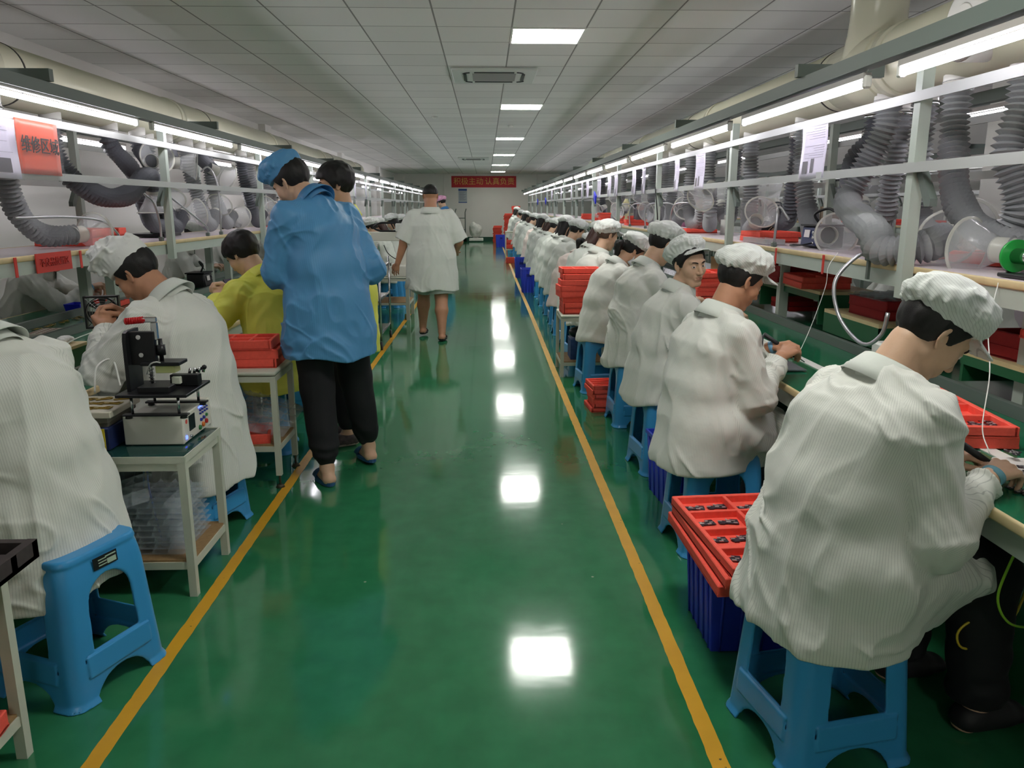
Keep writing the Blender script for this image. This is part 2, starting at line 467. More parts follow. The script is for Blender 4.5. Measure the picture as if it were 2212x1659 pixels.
def person(label, loc, yaw, pose='sit', seat=.47, lean=.35, curve=.6, twist=0.0, neck=(.75, 0, 0), handR=None, handL=None,
           poleR=None, poleL=None, hposeR='grip', hposeL='grip', bulk=1.0, tall=1.0, coat='white', hem=None, cap=True, captilt=.32,
           hair='short', res=.006, hres=None, skin=None, bottoms='black', feet=None, group=None, seed=1.0, sleeves='long', shoes='black',
           cols=None, skirt=1.0, foldamp=.012, eyes_open=True, name='person', neckfwd=.55, shY=0.0, hipx=0.0, eyes=True, spread=1.0, hollow=True, knee=.45,
           headroll=0.0, capdy=0.0):
    hres = hres or res
    root = thing(name, label, 'person', loc, -yaw, group)
    sk = skin or SKIN()
    X = V(1, 0, 0)
    sc = tall
    sit = pose == 'sit'
    p0 = V(hipx, 0, seat+.10) if sit else V(0, 0, .945*sc)
    def dirv(a, tw=0.0): return V(math.sin(a)*math.sin(tw), math.sin(a)*math.cos(tw), math.cos(a))
    c0, c1, c2 = (lean*(1-curve), lean, lean*(1+curve))
    p1 = p0+dirv(c0)*.17*sc; p2 = p1+dirv(c1, twist*.5)*.17*sc; p3 = p2+dirv(c2, twist)*.17*sc
    tdir = nrm(p3-p2)
    rt = V(math.cos(twist), -math.sin(twist), 0)
    fw = np.cross(V(0, 0, 1), rt).astype(f4)
    fwd = nrm(np.cross(tdir, rt))            # chest normal pointing forward/down
    if float(fwd@fw) < 0: fwd = -fwd
    npitch, nyaw, nroll = neck
    Rh = rotm(npitch, nyaw+twist, nroll+headroll)
    na = c2*neckfwd+npitch*.35
    nk = p3+dirv(na, twist)*.068*sc
    hc = nk+Rh@V(0, .016, .094)*sc
    shR = p3-tdir*.085*sc+rt*.165*bulk**.5*sc*spread+fwd*(.015+shY); shL = p3-tdir*.085*sc-rt*.165*bulk**.5*sc*spread+fwd*(.015+shY)
    l1, l2 = .29*sc, .255*sc
    def tgt(h, s): return np.array(h, f4) if h is not None else (p0+V(.20*s, .38, .22) if sit else p0+V(.30*s, .05, -.10))
    wR, wL = tgt(handR, 1), tgt(handL, -1)
    pR = V(.9, -.35, -.8) if poleR is None else np.array(poleR, f4)
    pL = V(-.9, -.35, -.8) if poleL is None else np.array(poleL, f4)
    eR, wR = ik(shR, wR, l1, l2, pR); eL, wL = ik(shL, wL, l1, l2, pL)
    # legs
    hjR, hjL = p0+V(.095, 0, -.01), p0-V(.095, 0, .01)
    if feet is None:
        feet = [(.14, knee, 0), (-.14, knee-.03, 0)] if sit else [(.11, .0, 0), (-.11, .0, 0)]
    L1, L2 = .44*sc, .42*sc
    aR, aL = V(*feet[0])+V(0, 0, .085), V(*feet[1])+V(0, 0, .085)
    kp = V(0, 1, .9) if sit else V(0, 1, .0)
    kR, aR = ik(hjR, aR, L1, L2, kp); kL, aL = ik(hjL, aL, L1, L2, kp)
    # ---- body
    hf, skull = head_fn(Rh, hc, 1.0*sc**.5, 1+(bulk-1)*.5, eyes_open), hc
    def neckf(P): return rc(P, p3-tdir*.03-fwd*.005, (hc+Rh@V(0, -.02, -.055)).astype(f4), .064*bulk**.7, .055*bulk**.7)
    def torsof(P):
        d = ec(P, p0, p1, .105*bulk, .10*bulk, X, 1.4)
        d = smin(d, ec(P, p1, p2, .10*bulk, .095*bulk, rt, 1.35), .03)
        d = smin(d, ec(P, p2, p3-tdir*.08, .095*bulk, .052*bulk, rt, 1.3), .03)
        d = smin(d, rc(P, p3-tdir*.085-rt*.09, p3-tdir*.085+rt*.09, .036, .036), .03)
        return d
    def armf(a, e, w): return lambda P: smin(rc(P, a, e, .048*bulk, .04*bulk), rc(P, e, w, .041*bulk, .027*bulk**.5), .02)
    def legf(h_, k_, a_):
        def f(P):
            d = smin(rc(P, h_, k_, .085*bulk, .058*bulk), rc(P, k_, k_+(a_-k_)*.4, .056*bulk, .055*bulk), .02)
            return smin(d, rc(P, k_+(a_-k_)*.4, a_, .055*bulk, .036*bulk**.5), .03)
        return f
    def footf(a_):
        toe = a_+V(0, .15, -.065); heel = a_+V(0, -.035, -.055)
        return lambda P: smin(smin(ec(P, heel, toe, .028, .018, X, 1.25, 1.9), rc(P, a_, a_+V(0, .07, -.045), .036, .026), .025), rc(P, a_, heel, .034, .028), .02)
    G = [(hf, hc, .20), (neckf, p3, .20), (torsof, (p1+p2)/2, .42)]
    hands = []
    for w_, e_, hp, sd in ((wR, eR, hposeR, 1), (wL, eL, hposeL, -1)):
        d_ = nrm(w_-e_); nm = V(.25*sd, 0, 1) if sit else nrm(V(.9*sd, .1, .3))
        if hp == 'hang': hp = 'relax'; nm = V(.2*sd, -1, .1)
        if hp == 'phone': hp = 'grip'; nm = V(.3*sd, 1, -.3)
        dd = d_*.8+V(0, .3, -.08) if sit else d_
        ff, tip, lt = hand_fns(w_, dd, nm, -sd if not hp == 'x' else sd, hp, sc)
        G.append((ff, w_+nrm(dd)*.07, .13)); hands.append((w_, tip, nrm(dd)))
    G += [(armf(shR, eR, wR), (shR+wR)/2, float(np.linalg.norm(shR-wR))/2+.14), (armf(shL, eL, wL), (shL+wL)/2, float(np.linalg.norm(shL-wL))/2+.14)]
    G += [(legf(hjR, kR, aR), kR, .56), (legf(hjL, kL, aL), kL, .56), (footf(aR), aR, .24), (footf(aL), aL, .24)]
    allp = np.stack([hc, p0, p3, wR, wL, eR, eL, kR, kL, aR, aL])
    lo = allp.min(0)-.26; hi = allp.max(0)+.26; lo[2] = -.02
    def fl(P, d): return smax(d, -P[:, 2]+.012, .004)
    Vb, Qb = mesh_sdf(G, lo, hi, res, k=.012, post=fl)
    if hres < res:   # refine vertices of the head onto the true surface
        pass
    cen = Vb[Qb].mean(1); pl = (cen-hc)@Rh
    lipm = (el(pl.astype(f4), V(0, .090, -.0545), V(.0225, .012, .0044)) < 0) | (el(pl.astype(f4), V(0, .089, -.0638), V(.0185, .012, .0050)) < 0)
    np_mesh('body', Vb, Qb, [sk, LIP()], root, midx=lipm.astype(int))
    info = dict(root=root, hc=hc, Rh=Rh, wR=wR, wL=wL, eR=eR, eL=eL, p3=p3, hands=hands, aR=aR, aL=aL, kR=kR, p0=p0, shR=shR)
    # ---- coat
    if coat:
        cm, cc = COATS[coat]
        b = bulk
        hz = hem if hem is not None else (seat-.10 if sit else p0[2]-.28)
        slw = 1.0
        def ctorso(P):
            d = ec(P, p0, p1, .150*b, .138*b, X, 1.28, 1.33)
            d = smin(d, ec(P, p1, p2, .138*b, .130*b, rt, 1.33, 1.38), .05)
            d = smin(d, ec(P, p2, p3-tdir*.055, .130*b, .078*b, rt, 1.38, 1.45), .05)
            d = smin(d, smin(rc(P, p3-tdir*.035+rt*.03, shR, .056, .064*b), rc(P, p3-tdir*.035-rt*.03, shL, .056, .064*b), .01), .04)
            if sit:
                d = smin(d, ec(P, p0+V(0, .0, -.02), V(hipx, -.015, hz+.02), .165*b*skirt, .185*b*skirt, X, 1.28), .05)
                th = ec(P, p0+V(0, .02, .0), (kR+kL)/2*.72+p0*.28, .142*b, .115*b, X, 1.75)
                th = smin(th, ec(P, p0+V(0, .03, -.10), (kR+kL)/2*.6+p0*.4-V(0, 0, .11), .13*b, .10*b, X, 1.6), .05)
                d = smin(d, th, .05)
            else:
                d = smin(d, ec(P, p0, V(0, -.0, hz), .155*b*skirt, .168*b*skirt, X, 1.28), .05)
            return d
        def sleeve(a, e, w_):
            w2 = e+(w_-e)*(.93 if sleeves == 'long' else .0)
            if sleeves == 'short':
                m2 = a+(e-a)*.98
                return lambda P: smax(rc(P, a, m2, .082*b, .085*b), (P-m2)@nrm(e-a), .004)
            ax = nrm(w2-e)
            def f(P):
                t = np.clip((P-e)@(w2-e)/float((w2-e)@(w2-e)), 0, 1)
                al = (P-e)@ax
                Qx = np.stack([al*34+(P@V(.6, .5, -.4))*9, (P@V(1, 0, .3))*7, (P@V(0, 1, .3))*7], 1)
                pf = .0085*np.clip(1-2.3*np.abs(noise(Qx+seed)), -.5, 1)*np.clip(.35+t*.9, 0, 1)
                d = smin(rc(P, a, e, .070*b, .066*b), rc(P, e, w2, .066*b, .044*b**.5), .035)-pf
                # elbow creases
                de = np.sqrt(((P-e)**2).sum(1)); cr = np.exp(-(de/.10)**2)
                d = d-.008*cr*np.clip(1-2.5*np.abs(noise(np.stack([((P-a)@nrm(e-a))*26, (P@V(.5, .7, 0))*8, P[:, 2]*8], 1))), -.6, 1)
                return smax(d, (P-w2)@ax-.004, .006)
            return f
        SR, SL = sleeve(shR, eR, wR), sleeve(shL, eL, wL)
        CG = [(ctorso, (p0+p2)/2, .72), (SR, (shR+wR)/2, float(np.linalg.norm(shR-wR))/2+.18), (SL, (shL+wL)/2, float(np.linalg.norm(shL-wL))/2+.18)]
        sd_ = seed*7.3
        na_, nb_ = (p3-tdir*.06).astype(f4), (hc+Rh@V(0, -.02, -.055)).astype(f4)
        nax = nrm(nb_-p3)
        def cpost(P, d):
            d0 = d
            d = d-folds(P, foldamp, sd_)
            hzf = hz+.012*np.sin(P[:, 0]*19+seed)+.015*noise(P*4+seed)-(.0 if sit else .0)
            if sit: hzf = hzf+.04*np.clip(P[:, 1]-.02, 0, 1)
            d = smax(d, hzf-P[:, 2], .006)
            if sit and hollow:
                d = smax(d, -np.maximum(np.maximum(d0+.022, P[:, 2]-(seat+.004)), -10), .004)
            elif not sit:
                d = smax(d, -np.maximum(d0+.045, P[:, 2]-(hz+.06)), .004)
            # neck opening
            nf = np.maximum(rc(P, na_+nax*.03, nb_+nax*.1, .070*b**.7, .078), -((P-p3)@nax)-.005)
            d = smax(d, -nf, .008)
            return d
        allc = np.stack([p0, p3, wR, wL, eR, eL, (kR+kL)/2*.6+p0*.4, shR, shL])
        lo = allc.min(0)-.27*b; hi = allc.max(0)+.24*b; lo[2] = hz-.06
        cres = max(res*1.25, .006)
        Vc, Qc = mesh_sdf(CG, lo, hi, cres, k=.024, post=cpost, margin=.035)
        # stripe coordinate
        dT, dR, dL = ctorso(Vc), SR(Vc), SL(Vc)
        def sc_(a, e, w_):
            ax = nrm(e-a); ax2 = nrm(w_-e); t = ((Vc-e)@ax > 0)
            out = np.zeros(len(Vc), f4)
            for m_, o_, x_ in ((~t, a, ax), (t, e, ax2)):
                q = Vc-o_; q = q-(q@x_)[:, None]*x_
                u = nrm(np.cross(x_, V(.3, .2, 1))); v_ = np.cross(x_, u)
                out = np.where(m_, np.arctan2(q@v_, q@u)*.075, out)
            return out
        tz = np.clip((Vc[:, 2]-p0[2])/(p3[2]-p0[2]), 0, 1); yc = p0[1]+(p3[1]-p0[1])*tz**1.3; sT = np.arctan2((Vc@rt-p0[0])/1.3, -(Vc[:, 1]-yc))*.19
        st_ = np.where((dR < dT) & (dR < dL), sc_(shR, eR, wR), np.where(dL < dT, sc_(shL, eL, wL), sT))
        np_mesh('coat', Vc, Qc, cm, root, attr=st_); cm = COATS['whitefar'][0] if coat == 'white' else cm
        # collar
        m_ = MB(); cb = p3+nax*.0; zx = nax; yx = nrm(np.cross(zx, rt))
        if float(yx@fwd) < 0: yx = -yx
        xx = np.cross(yx, zx)
        M = Matrix(((xx[0], yx[0], zx[0], cb[0]), (xx[1], yx[1], zx[1], cb[1]), (xx[2], yx[2], zx[2], cb[2]), (0, 0, 0, 1)))
        k_ = b**.7
        prof = [(.086*k_, -.05), (.077*k_, -.005), (.072*k_, .030), (.075*k_, .036), (.081*k_, .032), (.097*k_, -.004), (.110*k_, -.034)]
        m_.lathe(prof, M, seg=36, a0=math.pi/2+.35, a1=math.pi*2.5-.35, sx=1.0, sy=1.02)
        co = m_.build('collar', cm, root, thick=.0025)
    # ---- bottoms
    if bottoms:
        bm_ = BOTTOMS[bottoms]
        def pant(h_, k_, a_, short):
            def f(P):
                e2 = a_+(k_-a_)*.12
                if short:
                    q = h_+(k_-h_)*.95; ax = nrm(k_-h_)
                    return smax(ec(P, h_, q, .115*bulk, .105*bulk, X, 1.1), (P-q)@ax, .004)
                d = smin(rc(P, h_, k_, .108*bulk, .082*bulk), rc(P, k_, e2, .082*bulk, .070*bulk), .03)
                d = d-.006*np.sin(P[:, 2]*60+noise(P*8)*5)*np.clip(1-(P[:, 2]-a_[2])/.25, 0, 1)
                if bottoms == 'jogger':
                    t = np.clip((P[:, 2]-a_[2]-.02)/.10, 0, 1); d = d+.030*(1-t)
                return smax(d, (a_[2]+.015)-P[:, 2], .006)
            return f
        sh = bottoms == 'shorts'
        PG = [(pant(hjR, kR, aR, sh), (hjR+aR)/2*.5+kR*.5, .55), (pant(hjL, kL, aL, sh), (hjL+aL)/2*.5+kL*.5, .55),
              (lambda P: ec(P, p0+V(0, 0, .02), p0-V(0, 0, .04), .112*bulk, .115*bulk, X, 1.4), p0, .26)]
        allq = np.stack([p0, kR, kL, aR, aL]); lo = allq.min(0)-.2; hi = allq.max(0)+.2; lo[2] = 0.0
        def pp(P, d): return d-.006*folds(P, 1.0, seed+3)
        Vp, Qp = mesh_sdf(PG, lo, hi, max(res*1.3, .009), k=.03, post=pp, margin=.03)
        mi = None
        mm = bm_
        if sh:
            mi = (Vp[Qp].mean(1)[:, 2] < float(min(kR[2], kL[2])+.16)).astype(int)
        np_mesh('shorts' if sh else 'trousers', Vp, Qp, mm, root, midx=mi)
    # ---- shoes
    if shoes:
        for a_ in (aR, aL):
            if shoes.startswith('slip'):
                s_ = MB(); x0, y0 = a_[0], a_[1]
                poly = [(x0+.045*math.cos(t)*(1 if math.sin(t) < 0 else 1.12), y0+.055+.125*math.sin(t)*(1.0)) for t in np.linspace(0, 2*math.pi, 22, endpoint=False)]
                z0 = max(0.001, float(a_[2])-.085)
                s_.prism(poly, .017, Matrix.Translation((0, 0, z0)))
                s_.sheet(lambda u, v: Vector((x0+(-.05+.10*u), y0+.075+.07*v, z0+.012+math.sin(math.pi*u)**.6*(.052-.018*v))), 12, 5)
                s_.build('slipper', mat('slipper_'+shoes, (45, 85, 125) if 'blue' in shoes else (28, 26, 26), rough=.6), root, thick=.004)
            else:
                def sf(P, a_=a_):
                    toe = a_+V(0, .155, -.055); heel = a_+V(0, -.035, -.045)
                    d = smin(ec(P, heel, toe, .036, .026, X, 1.2, 1.8), rc(P, a_+V(0, 0, -.02), a_+V(0, .09, -.045), .045, .034), .03)
                    return smax(d, P[:, 2]-float(a_[2])-.0, .01)
                Vs, Qs = mesh_sdf([(sf, a_+V(0, .05, -.04), .25)], a_-V(.09, .12, .10), a_+V(.09, .24, .05), max(res, .006), post=lambda P, d: smax(d, -P[:, 2]+.002, .002))
                mi = (Vs[Qs].mean(1)[:, 2] < .022).astype(int)
                dark = mat('shoe_black', (30, 30, 32), rough=.6)
                tops = mat('sneaker_mix', (70, 60, 58), rough=.7, var=.5, vscale=45) if shoes == 'sneaker' else dark
                np_mesh('shoe', Vs, Qs, [tops, mat('sole_pink', (225, 185, 180), rough=.6) if shoes == 'sneaker' else dark], root, midx=mi)
    # ---- hair
    Ri = Rh
    hs = sc**.5
    hm = mat('hair_black', (22, 19, 18), rough=.55, bump=.35, bscale=280, bdist=.002)
    if hair in ('brown',): hm = mat('hair_brown', (62, 38, 32), rough=.45, bump=.5, bscale=120, bdist=.004)
    if hair == 'red': hm = mat('hair_red', (110, 28, 45), rough=.45, bump=.5, bscale=120, bdist=.004)
    if hair == 'shaved': hm = mat('hair_shaved', (92, 74, 62), rough=.7, bump=.5, bscale=300)
    if hair:
        th = {'short': .011, 'thick': .020, 'shaved': .004, 'crew': .010}.get(hair, .014)
        ys = [-.13, -.09, -.05, -.022, -.005, .008, .022, .04, .06, .075, .13]
        zs = [-.062, -.060, -.052, -.035, .012, -.008, -.005, .040, .070, .078, .088]
        if hair == 'crew': zs = [.01, .01, .015, .03, .05, .05, .05, .055, .07, .08, .09]
        if hair == 'thick': zs = [-.07, -.068, -.06, -.04, .010, -.02, -.015, .022, .050, .052, .062]
        def hfn(P):
            p = ((P-hc)@Ri)/hs
            d = el(p, V(0, -.016, .034), V(.077, .098, .086))-th-.0025*noise(p*V(60, 60, 25))
            if hair == 'thick': d = d-.006*np.clip(p[:, 2]*9, 0, 1)-.003*noise(p*40)
            zl = np.interp(p[:, 1], ys, zs).astype(f4)
            d = smax(d, zl-p[:, 2], .006)
            if hair in ('long', 'brown', 'red'):
                q = p.copy(); q[:, 0] = np.abs(q[:, 0])
                l = smin(rc(q, V(.05, -.055, .03), V(.055, -.04, -.12), .042, .03), rc(q, V(.03, -.07, -.02), V(.03, -.07, -.20), .045, .022), .03)
                l = smin(l, rc(q, V(.066, .012, .03), V(.064, .022, -.12), .018, .010), .015)
                d = smin(d, l-.004*noise(p*V(70, 70, 8)), .02)
            return d*hs
        hg = [(hfn, hc, .32)]
        if hair == 'pony':
            back = (Ri@V(0, -.105, .0)*hs+hc).astype(f4)
            c1_ = (back+V(0, -.05, -.01)).astype(f4); c2_ = (c1_+V(.0, -.02, -.10)).astype(f4)
            hg.append((lambda P: smin(rc(P, back, c1_, .024, .034), rc(P, c1_, c2_, .034, .018), .02)-.006*noise(P*V(90, 90, 40)), c1_, .2))
        Vh, Qh = mesh_sdf(hg, hc-V(.22, .24, .34), hc+V(.22, .22, .24), max(res*.9, .0045), k=.01)
        np_mesh('hair', Vh, Qh, hm, root)
    # ---- cap
    if cap:
        km = CAPS[cap if isinstance(cap, str) else 'white']
        ct, st2 = math.cos(captilt), math.sin(captilt)
        ls_ = cap == 'chef'
        def cfn(P):
            p = ((P-hc)@Ri)/hs
            p = p-V(0, capdy, .0)
            q = p-V(0, 0, .06); y = q[:, 1]*ct+q[:, 2]*st2; z = -q[:, 1]*st2+q[:, 2]*ct
            p = np.stack([q[:, 0], y, z+.06], 1)
            ang = np.arctan2(p[:, 0], p[:, 1])
            gat = .0035*np.sin(ang*26+3*noise(p*12+seed))*np.clip(1-np.abs(p[:, 2]-.075)/.05, 0, 1)
            n_ = noise(p*V(17, 17, 17)+seed); n3 = noise(p*V(38, 38, 38)+seed)
            wr_ = (.009*(1-np.abs(n_)*2.2)+.0045*(1-np.abs(n3)*2.2))*(1.9 if ls_ else 1.0)
            if ls_: pf = smin(el(p, V(0, .015, .125), V(.092, .11, .055)), el(p, V(0, .05, .15), V(.07, .07, .05)), .03)
            elif cap == 'blue': pf = smax(smin(el(p, V(0, -.01, .11), V(.092, .112, .052)), el(p, V(0, .05, .115), V(.07, .07, .04)), .04), -(p[:, 2]-.02), .01)
            else: pf = el(p, V(0, -.018, .096), V(.106, .130, .064))
            pf = pf-wr_-gat
            band = ec(p, V(0, -.012, .050), V(0, -.014, .085), .086, .088, V(0, 1, 0), 1.20)-.003
            band = smax(band, .046+.10*np.clip(-p[:, 1]-.02, 0, 1)*-1-p[:, 2], .004)
            d = smin(pf, band, .012)
            d = smax(d, .040-p[:, 2]-.35*np.clip(-p[:, 1], 0, 1), .006)
            if not ls_ and cap != 'blue':
                vz = p[:, 2]-(.050-.45*(p[:, 1]-.085)-4.0*p[:, 0]**2)
                vis = smax(np.abs(vz)*.9-.003, np.sqrt((p[:, 0]/.082)**2+((p[:, 1]-.07)/.088)**2)*.08-.08, .003)
                vis = smax(vis, .07-p[:, 1], .004)
                d = smin(d, vis, .006)
            return d*hs
        Vk, Qk = mesh_sdf([(cfn, hc+Rh@V(0, 0, .08), .30)], hc-V(.24, .24, .16), hc+V(.24, .26, .27), max(res*.8, .0042), margin=.03)
        pk = ((Vk-hc)@Ri)
        Vk = Vk; np_mesh('cap', Vk, Qk, km, root, attr=(pk[:, 2]*.8+pk[:, 1]*.2))
    # ---- eyes and brows
    if eyes:
        for s_ in (1, -1):
            ec_ = hc+(Rh@V(.0315*s_, .0745, .0075))*hs
            if eyes_open:
                m_ = MB(); m_.sph((0, 0, 0), .0134*hs, seg=24)
                m_.m(1).sph(Vector((0, .0088*hs, 0)), .0060*hs, seg=16)
                o = m_.build('eye', [mat('eye_white', (215, 208, 200), rough=.2), mat('iris', (26, 16, 12), rough=.1)], root)
                look = Matrix(Rh.tolist()) @ Matrix.Rotation(eyes if isinstance(eyes, float) else 0.0, 3, 'Z')
                o.matrix_local = Matrix.Translation(ec_.tolist()) @ look.to_4x4()
            m_ = MB(); pts = [hc+(Rh@V((.013+.036*t)*s_, .0935-.022*t*t, .0275+.006*math.sin(t*2.6)))*hs for t in np.linspace(0, 1, 8)]
            m_.tube([Vector(p.tolist()) for p in pts], [.0028, .0042, .0046, .0044, .004, .0034, .0026, .0014], seg=8, flat=.8)
            m_.build('eyebrow', mat('brow', (30, 24, 22), rough=.8), root)
    return info

def load_mats():
    global COATS, BOTTOMS, CAPS
    wc = dict(rough=.78, bump=.25, bscale=35, sheen=.1, bdist=.004)
    COATS = {
        'white': (mat('coat_white', (218, 219, 211), stripe=(.0062, .15, (130, 134, 132), .42), **wc), 0),
        'whitefar': (mat('coat_white_plain', (208, 212, 204), **wc), 0),
        'pink': (mat('coat_pinkish', (222, 206, 198), **wc), 0),
        'blue': (mat('coat_blue', (84, 146, 192), rough=.5, bump=.25, bscale=30, stripe=(.006, .15, (52, 108, 156), .4)), 0),
        'yellow': (mat('coat_yellow', (228, 230, 96), rough=.55, bump=.3, bscale=30), 0),
        'bluecoat': (mat('coat_midblue', (60, 120, 175), rough=.7), 0),
        'rose': (mat('coat_rose', (205, 130, 165), rough=.8), 0),
        'green': (mat('shirt_green', (150, 160, 60), rough=.8), 0)}
    BOTTOMS = {'black': mat('trousers_black', (22, 22, 25), rough=.8, bump=.3), 'jogger': mat('trousers_black', (22, 22, 25)),
               'jeans': mat('trousers_jeans', (50, 60, 80), rough=.85), 'grey': mat('trousers_grey', (95, 95, 98), rough=.85),
               'shorts': [mat('shorts_black', (20, 22, 28), rough=.8), mat('shorts_white', (205, 208, 204), rough=.85)]}
    CAPS = {'white': mat('cap_white', (216, 219, 214), rough=.8, bump=.3, bscale=60, stripe=(.006, .14, (140, 142, 142), .5)),
            'chef': mat('cap_plain', (220, 221, 216), rough=.85, bump=.3, bscale=70), 'blue': mat('coat_blue', (62, 128, 188)),
            'pink': mat('cap_pink', (232, 170, 205), rough=.8)}
# ------------------------------------------------------------------ the room
ZC = 2.9; YB = 35.9; XL = -3.95; XR = 8.6
def struct(o): o['kind'] = 'structure'; return o

def floor_material():
    m = bpy.data.materials.new('floor_epoxy_green'); m.use_nodes = True; nt = m.node_tree; b = nt.nodes['Principled BSDF']
    tc = N(nt, 'ShaderNodeTexCoord')
    n1 = N(nt, 'ShaderNodeTexNoise'); n1.inputs['Scale'].default_value = .9; n1.inputs['Detail'].default_value = 6; n1.inputs['Roughness'].default_value = .6
    n2 = N(nt, 'ShaderNodeTexNoise'); n2.inputs['Scale'].default_value = 9; n2.inputs['Detail'].default_value = 8
    mp = N(nt, 'ShaderNodeMapping'); mp.inputs['Scale'].default_value = (1, .35, 1)
    nt.links.new(tc.outputs['Object'], mp.inputs['Vector'])
    nt.links.new(mp.outputs[0], n1.inputs['Vector']); nt.links.new(tc.outputs['Object'], n2.inputs['Vector'])
    cr = N(nt, 'ShaderNodeValToRGB'); e = cr.color_ramp.elements
    e[0].position = .3; e[0].color = lin((36, 112, 70)); e[1].position = .72; e[1].color = lin((62, 142, 98))
    nt.links.new(n1.outputs['Fac'], cr.inputs[0])
    mx = N(nt, 'ShaderNodeMix', data_type='RGBA', blend_type='MULTIPLY'); mx.inputs['Factor'].default_value = .35
    nt.links.new(cr.outputs[0], mx.inputs[6]); nt.links.new(n2.outputs['Fac'], mx.inputs[7])
    # specks of dirt and scratches
    vo = N(nt, 'ShaderNodeTexVoronoi'); vo.inputs['Scale'].default_value = 3.1
    nt.links.new(tc.outputs['Object'], vo.inputs['Vector'])
    lt = N(nt, 'ShaderNodeMath', operation='LESS_THAN', i_1=.018); nt.links.new(vo.outputs['Distance'], lt.inputs[0])
    mx2 = N(nt, 'ShaderNodeMix', data_type='RGBA'); mx2.inputs[7].default_value = lin((150, 165, 140))
    nt.links.new(lt.outputs[0], mx2.inputs['Factor']); nt.links.new(mx.outputs[2], mx2.inputs[6])
    nt.links.new(mx2.outputs[2], b.inputs['Base Color'])
    mr = N(nt, 'ShaderNodeMapRange', i_1=.3, i_2=.75, i_3=.05, i_4=.14)
    nt.links.new(n1.outputs['Fac'], mr.inputs[0]); nt.links.new(mr.outputs[0], b.inputs['Roughness'])
    n3 = N(nt, 'ShaderNodeTexNoise'); n3.inputs['Scale'].default_value = 3.0; n3.inputs['Detail'].default_value = 3
    mp2 = N(nt, 'ShaderNodeMapping'); mp2.inputs['Scale'].default_value = (.6, 1.5, 1)
    nt.links.new(tc.outputs['Object'], mp2.inputs['Vector']); nt.links.new(mp2.outputs[0], n3.inputs['Vector'])
    bp = N(nt, 'ShaderNodeBump'); bp.inputs['Strength'].default_value = .10; bp.inputs['Distance'].default_value = .006
    nt.links.new(n3.outputs['Fac'], bp.inputs['Height']); nt.links.new(bp.outputs[0], b.inputs['Normal'])
    b.inputs['Specular IOR Level'].default_value = .6
    return m

def ceiling_material():
    m = bpy.data.materials.new('ceiling_tiles'); m.use_nodes = True; nt = m.node_tree; b = nt.nodes['Principled BSDF']
    tc = N(nt, 'ShaderNodeTexCoord'); sp = N(nt, 'ShaderNodeSeparateXYZ'); nt.links.new(tc.outputs['Object'], sp.inputs[0])
    ds = []; fl = []
    for ax, off in ((0, .22), (1, 6.765)):
        a = N(nt, 'ShaderNodeMath', operation='SUBTRACT', i_1=off); nt.links.new(sp.outputs[ax], a.inputs[0])
        d = N(nt, 'ShaderNodeMath', operation='DIVIDE', i_1=.6); nt.links.new(a.outputs[0], d.inputs[0])
        f = N(nt, 'ShaderNodeMath', operation='FRACT'); nt.links.new(d.outputs[0], f.inputs[0])
        g = N(nt, 'ShaderNodeMath', operation='FLOOR'); nt.links.new(d.outputs[0], g.inputs[0]); fl.append(g)
        p = N(nt, 'ShaderNodeMath', operation='PINGPONG', i_1=.5); nt.links.new(f.outputs[0], p.inputs[0]); ds.append(p)
    mn = N(nt, 'ShaderNodeMath', operation='MINIMUM'); nt.links.new(ds[0].outputs[0], mn.inputs[0]); nt.links.new(ds[1].outputs[0], mn.inputs[1])
    lt = N(nt, 'ShaderNodeMath', operation='LESS_THAN', i_1=.011); nt.links.new(mn.outputs[0], lt.inputs[0])
    cb = N(nt, 'ShaderNodeCombineXYZ'); nt.links.new(fl[0].outputs[0], cb.inputs[0]); nt.links.new(fl[1].outputs[0], cb.inputs[1])
    wn = N(nt, 'ShaderNodeTexWhiteNoise', noise_dimensions='2D'); nt.links.new(cb.outputs[0], wn.inputs['Vector'])
    mr = N(nt, 'ShaderNodeMapRange', i_1=0, i_2=1, i_3=.92, i_4=1.05); nt.links.new(wn.outputs['Value'], mr.inputs[0])
    vm = N(nt, 'ShaderNodeVectorMath', operation='SCALE'); vm.inputs[0].default_value = lin((226, 225, 221))[:3]; nt.links.new(mr.outputs[0], vm.inputs['Scale'])
    mx = N(nt, 'ShaderNodeMix', data_type='RGBA'); nt.links.new(lt.outputs[0], mx.inputs['Factor']); nt.links.new(vm.outputs[0], mx.inputs[6]); mx.inputs[7].default_value = lin((138, 136, 132))
    nt.links.new(mx.outputs[2], b.inputs['Base Color']); b.inputs['Roughness'].default_value = .85
    mr2 = N(nt, 'ShaderNodeMapRange', i_1=0, i_2=.03, i_3=0, i_4=1); nt.links.new(mn.outputs[0], mr2.inputs[0])
    n = N(nt, 'ShaderNodeTexNoise'); n.inputs['Scale'].default_value = 60; nt.links.new(tc.outputs['Object'], n.inputs['Vector'])
    ad = N(nt, 'ShaderNodeMath', operation='MULTIPLY_ADD', i_1=.12); nt.links.new(n.outputs['Fac'], ad.inputs[0]); nt.links.new(mr2.outputs[0], ad.inputs[2])
    bp = N(nt, 'ShaderNodeBump'); bp.inputs['Strength'].default_value = .35; bp.inputs['Distance'].default_value = .01
    nt.links.new(ad.outputs[0], bp.inputs['Height']); nt.links.new(bp.outputs[0], b.inputs['Normal'])
    return m

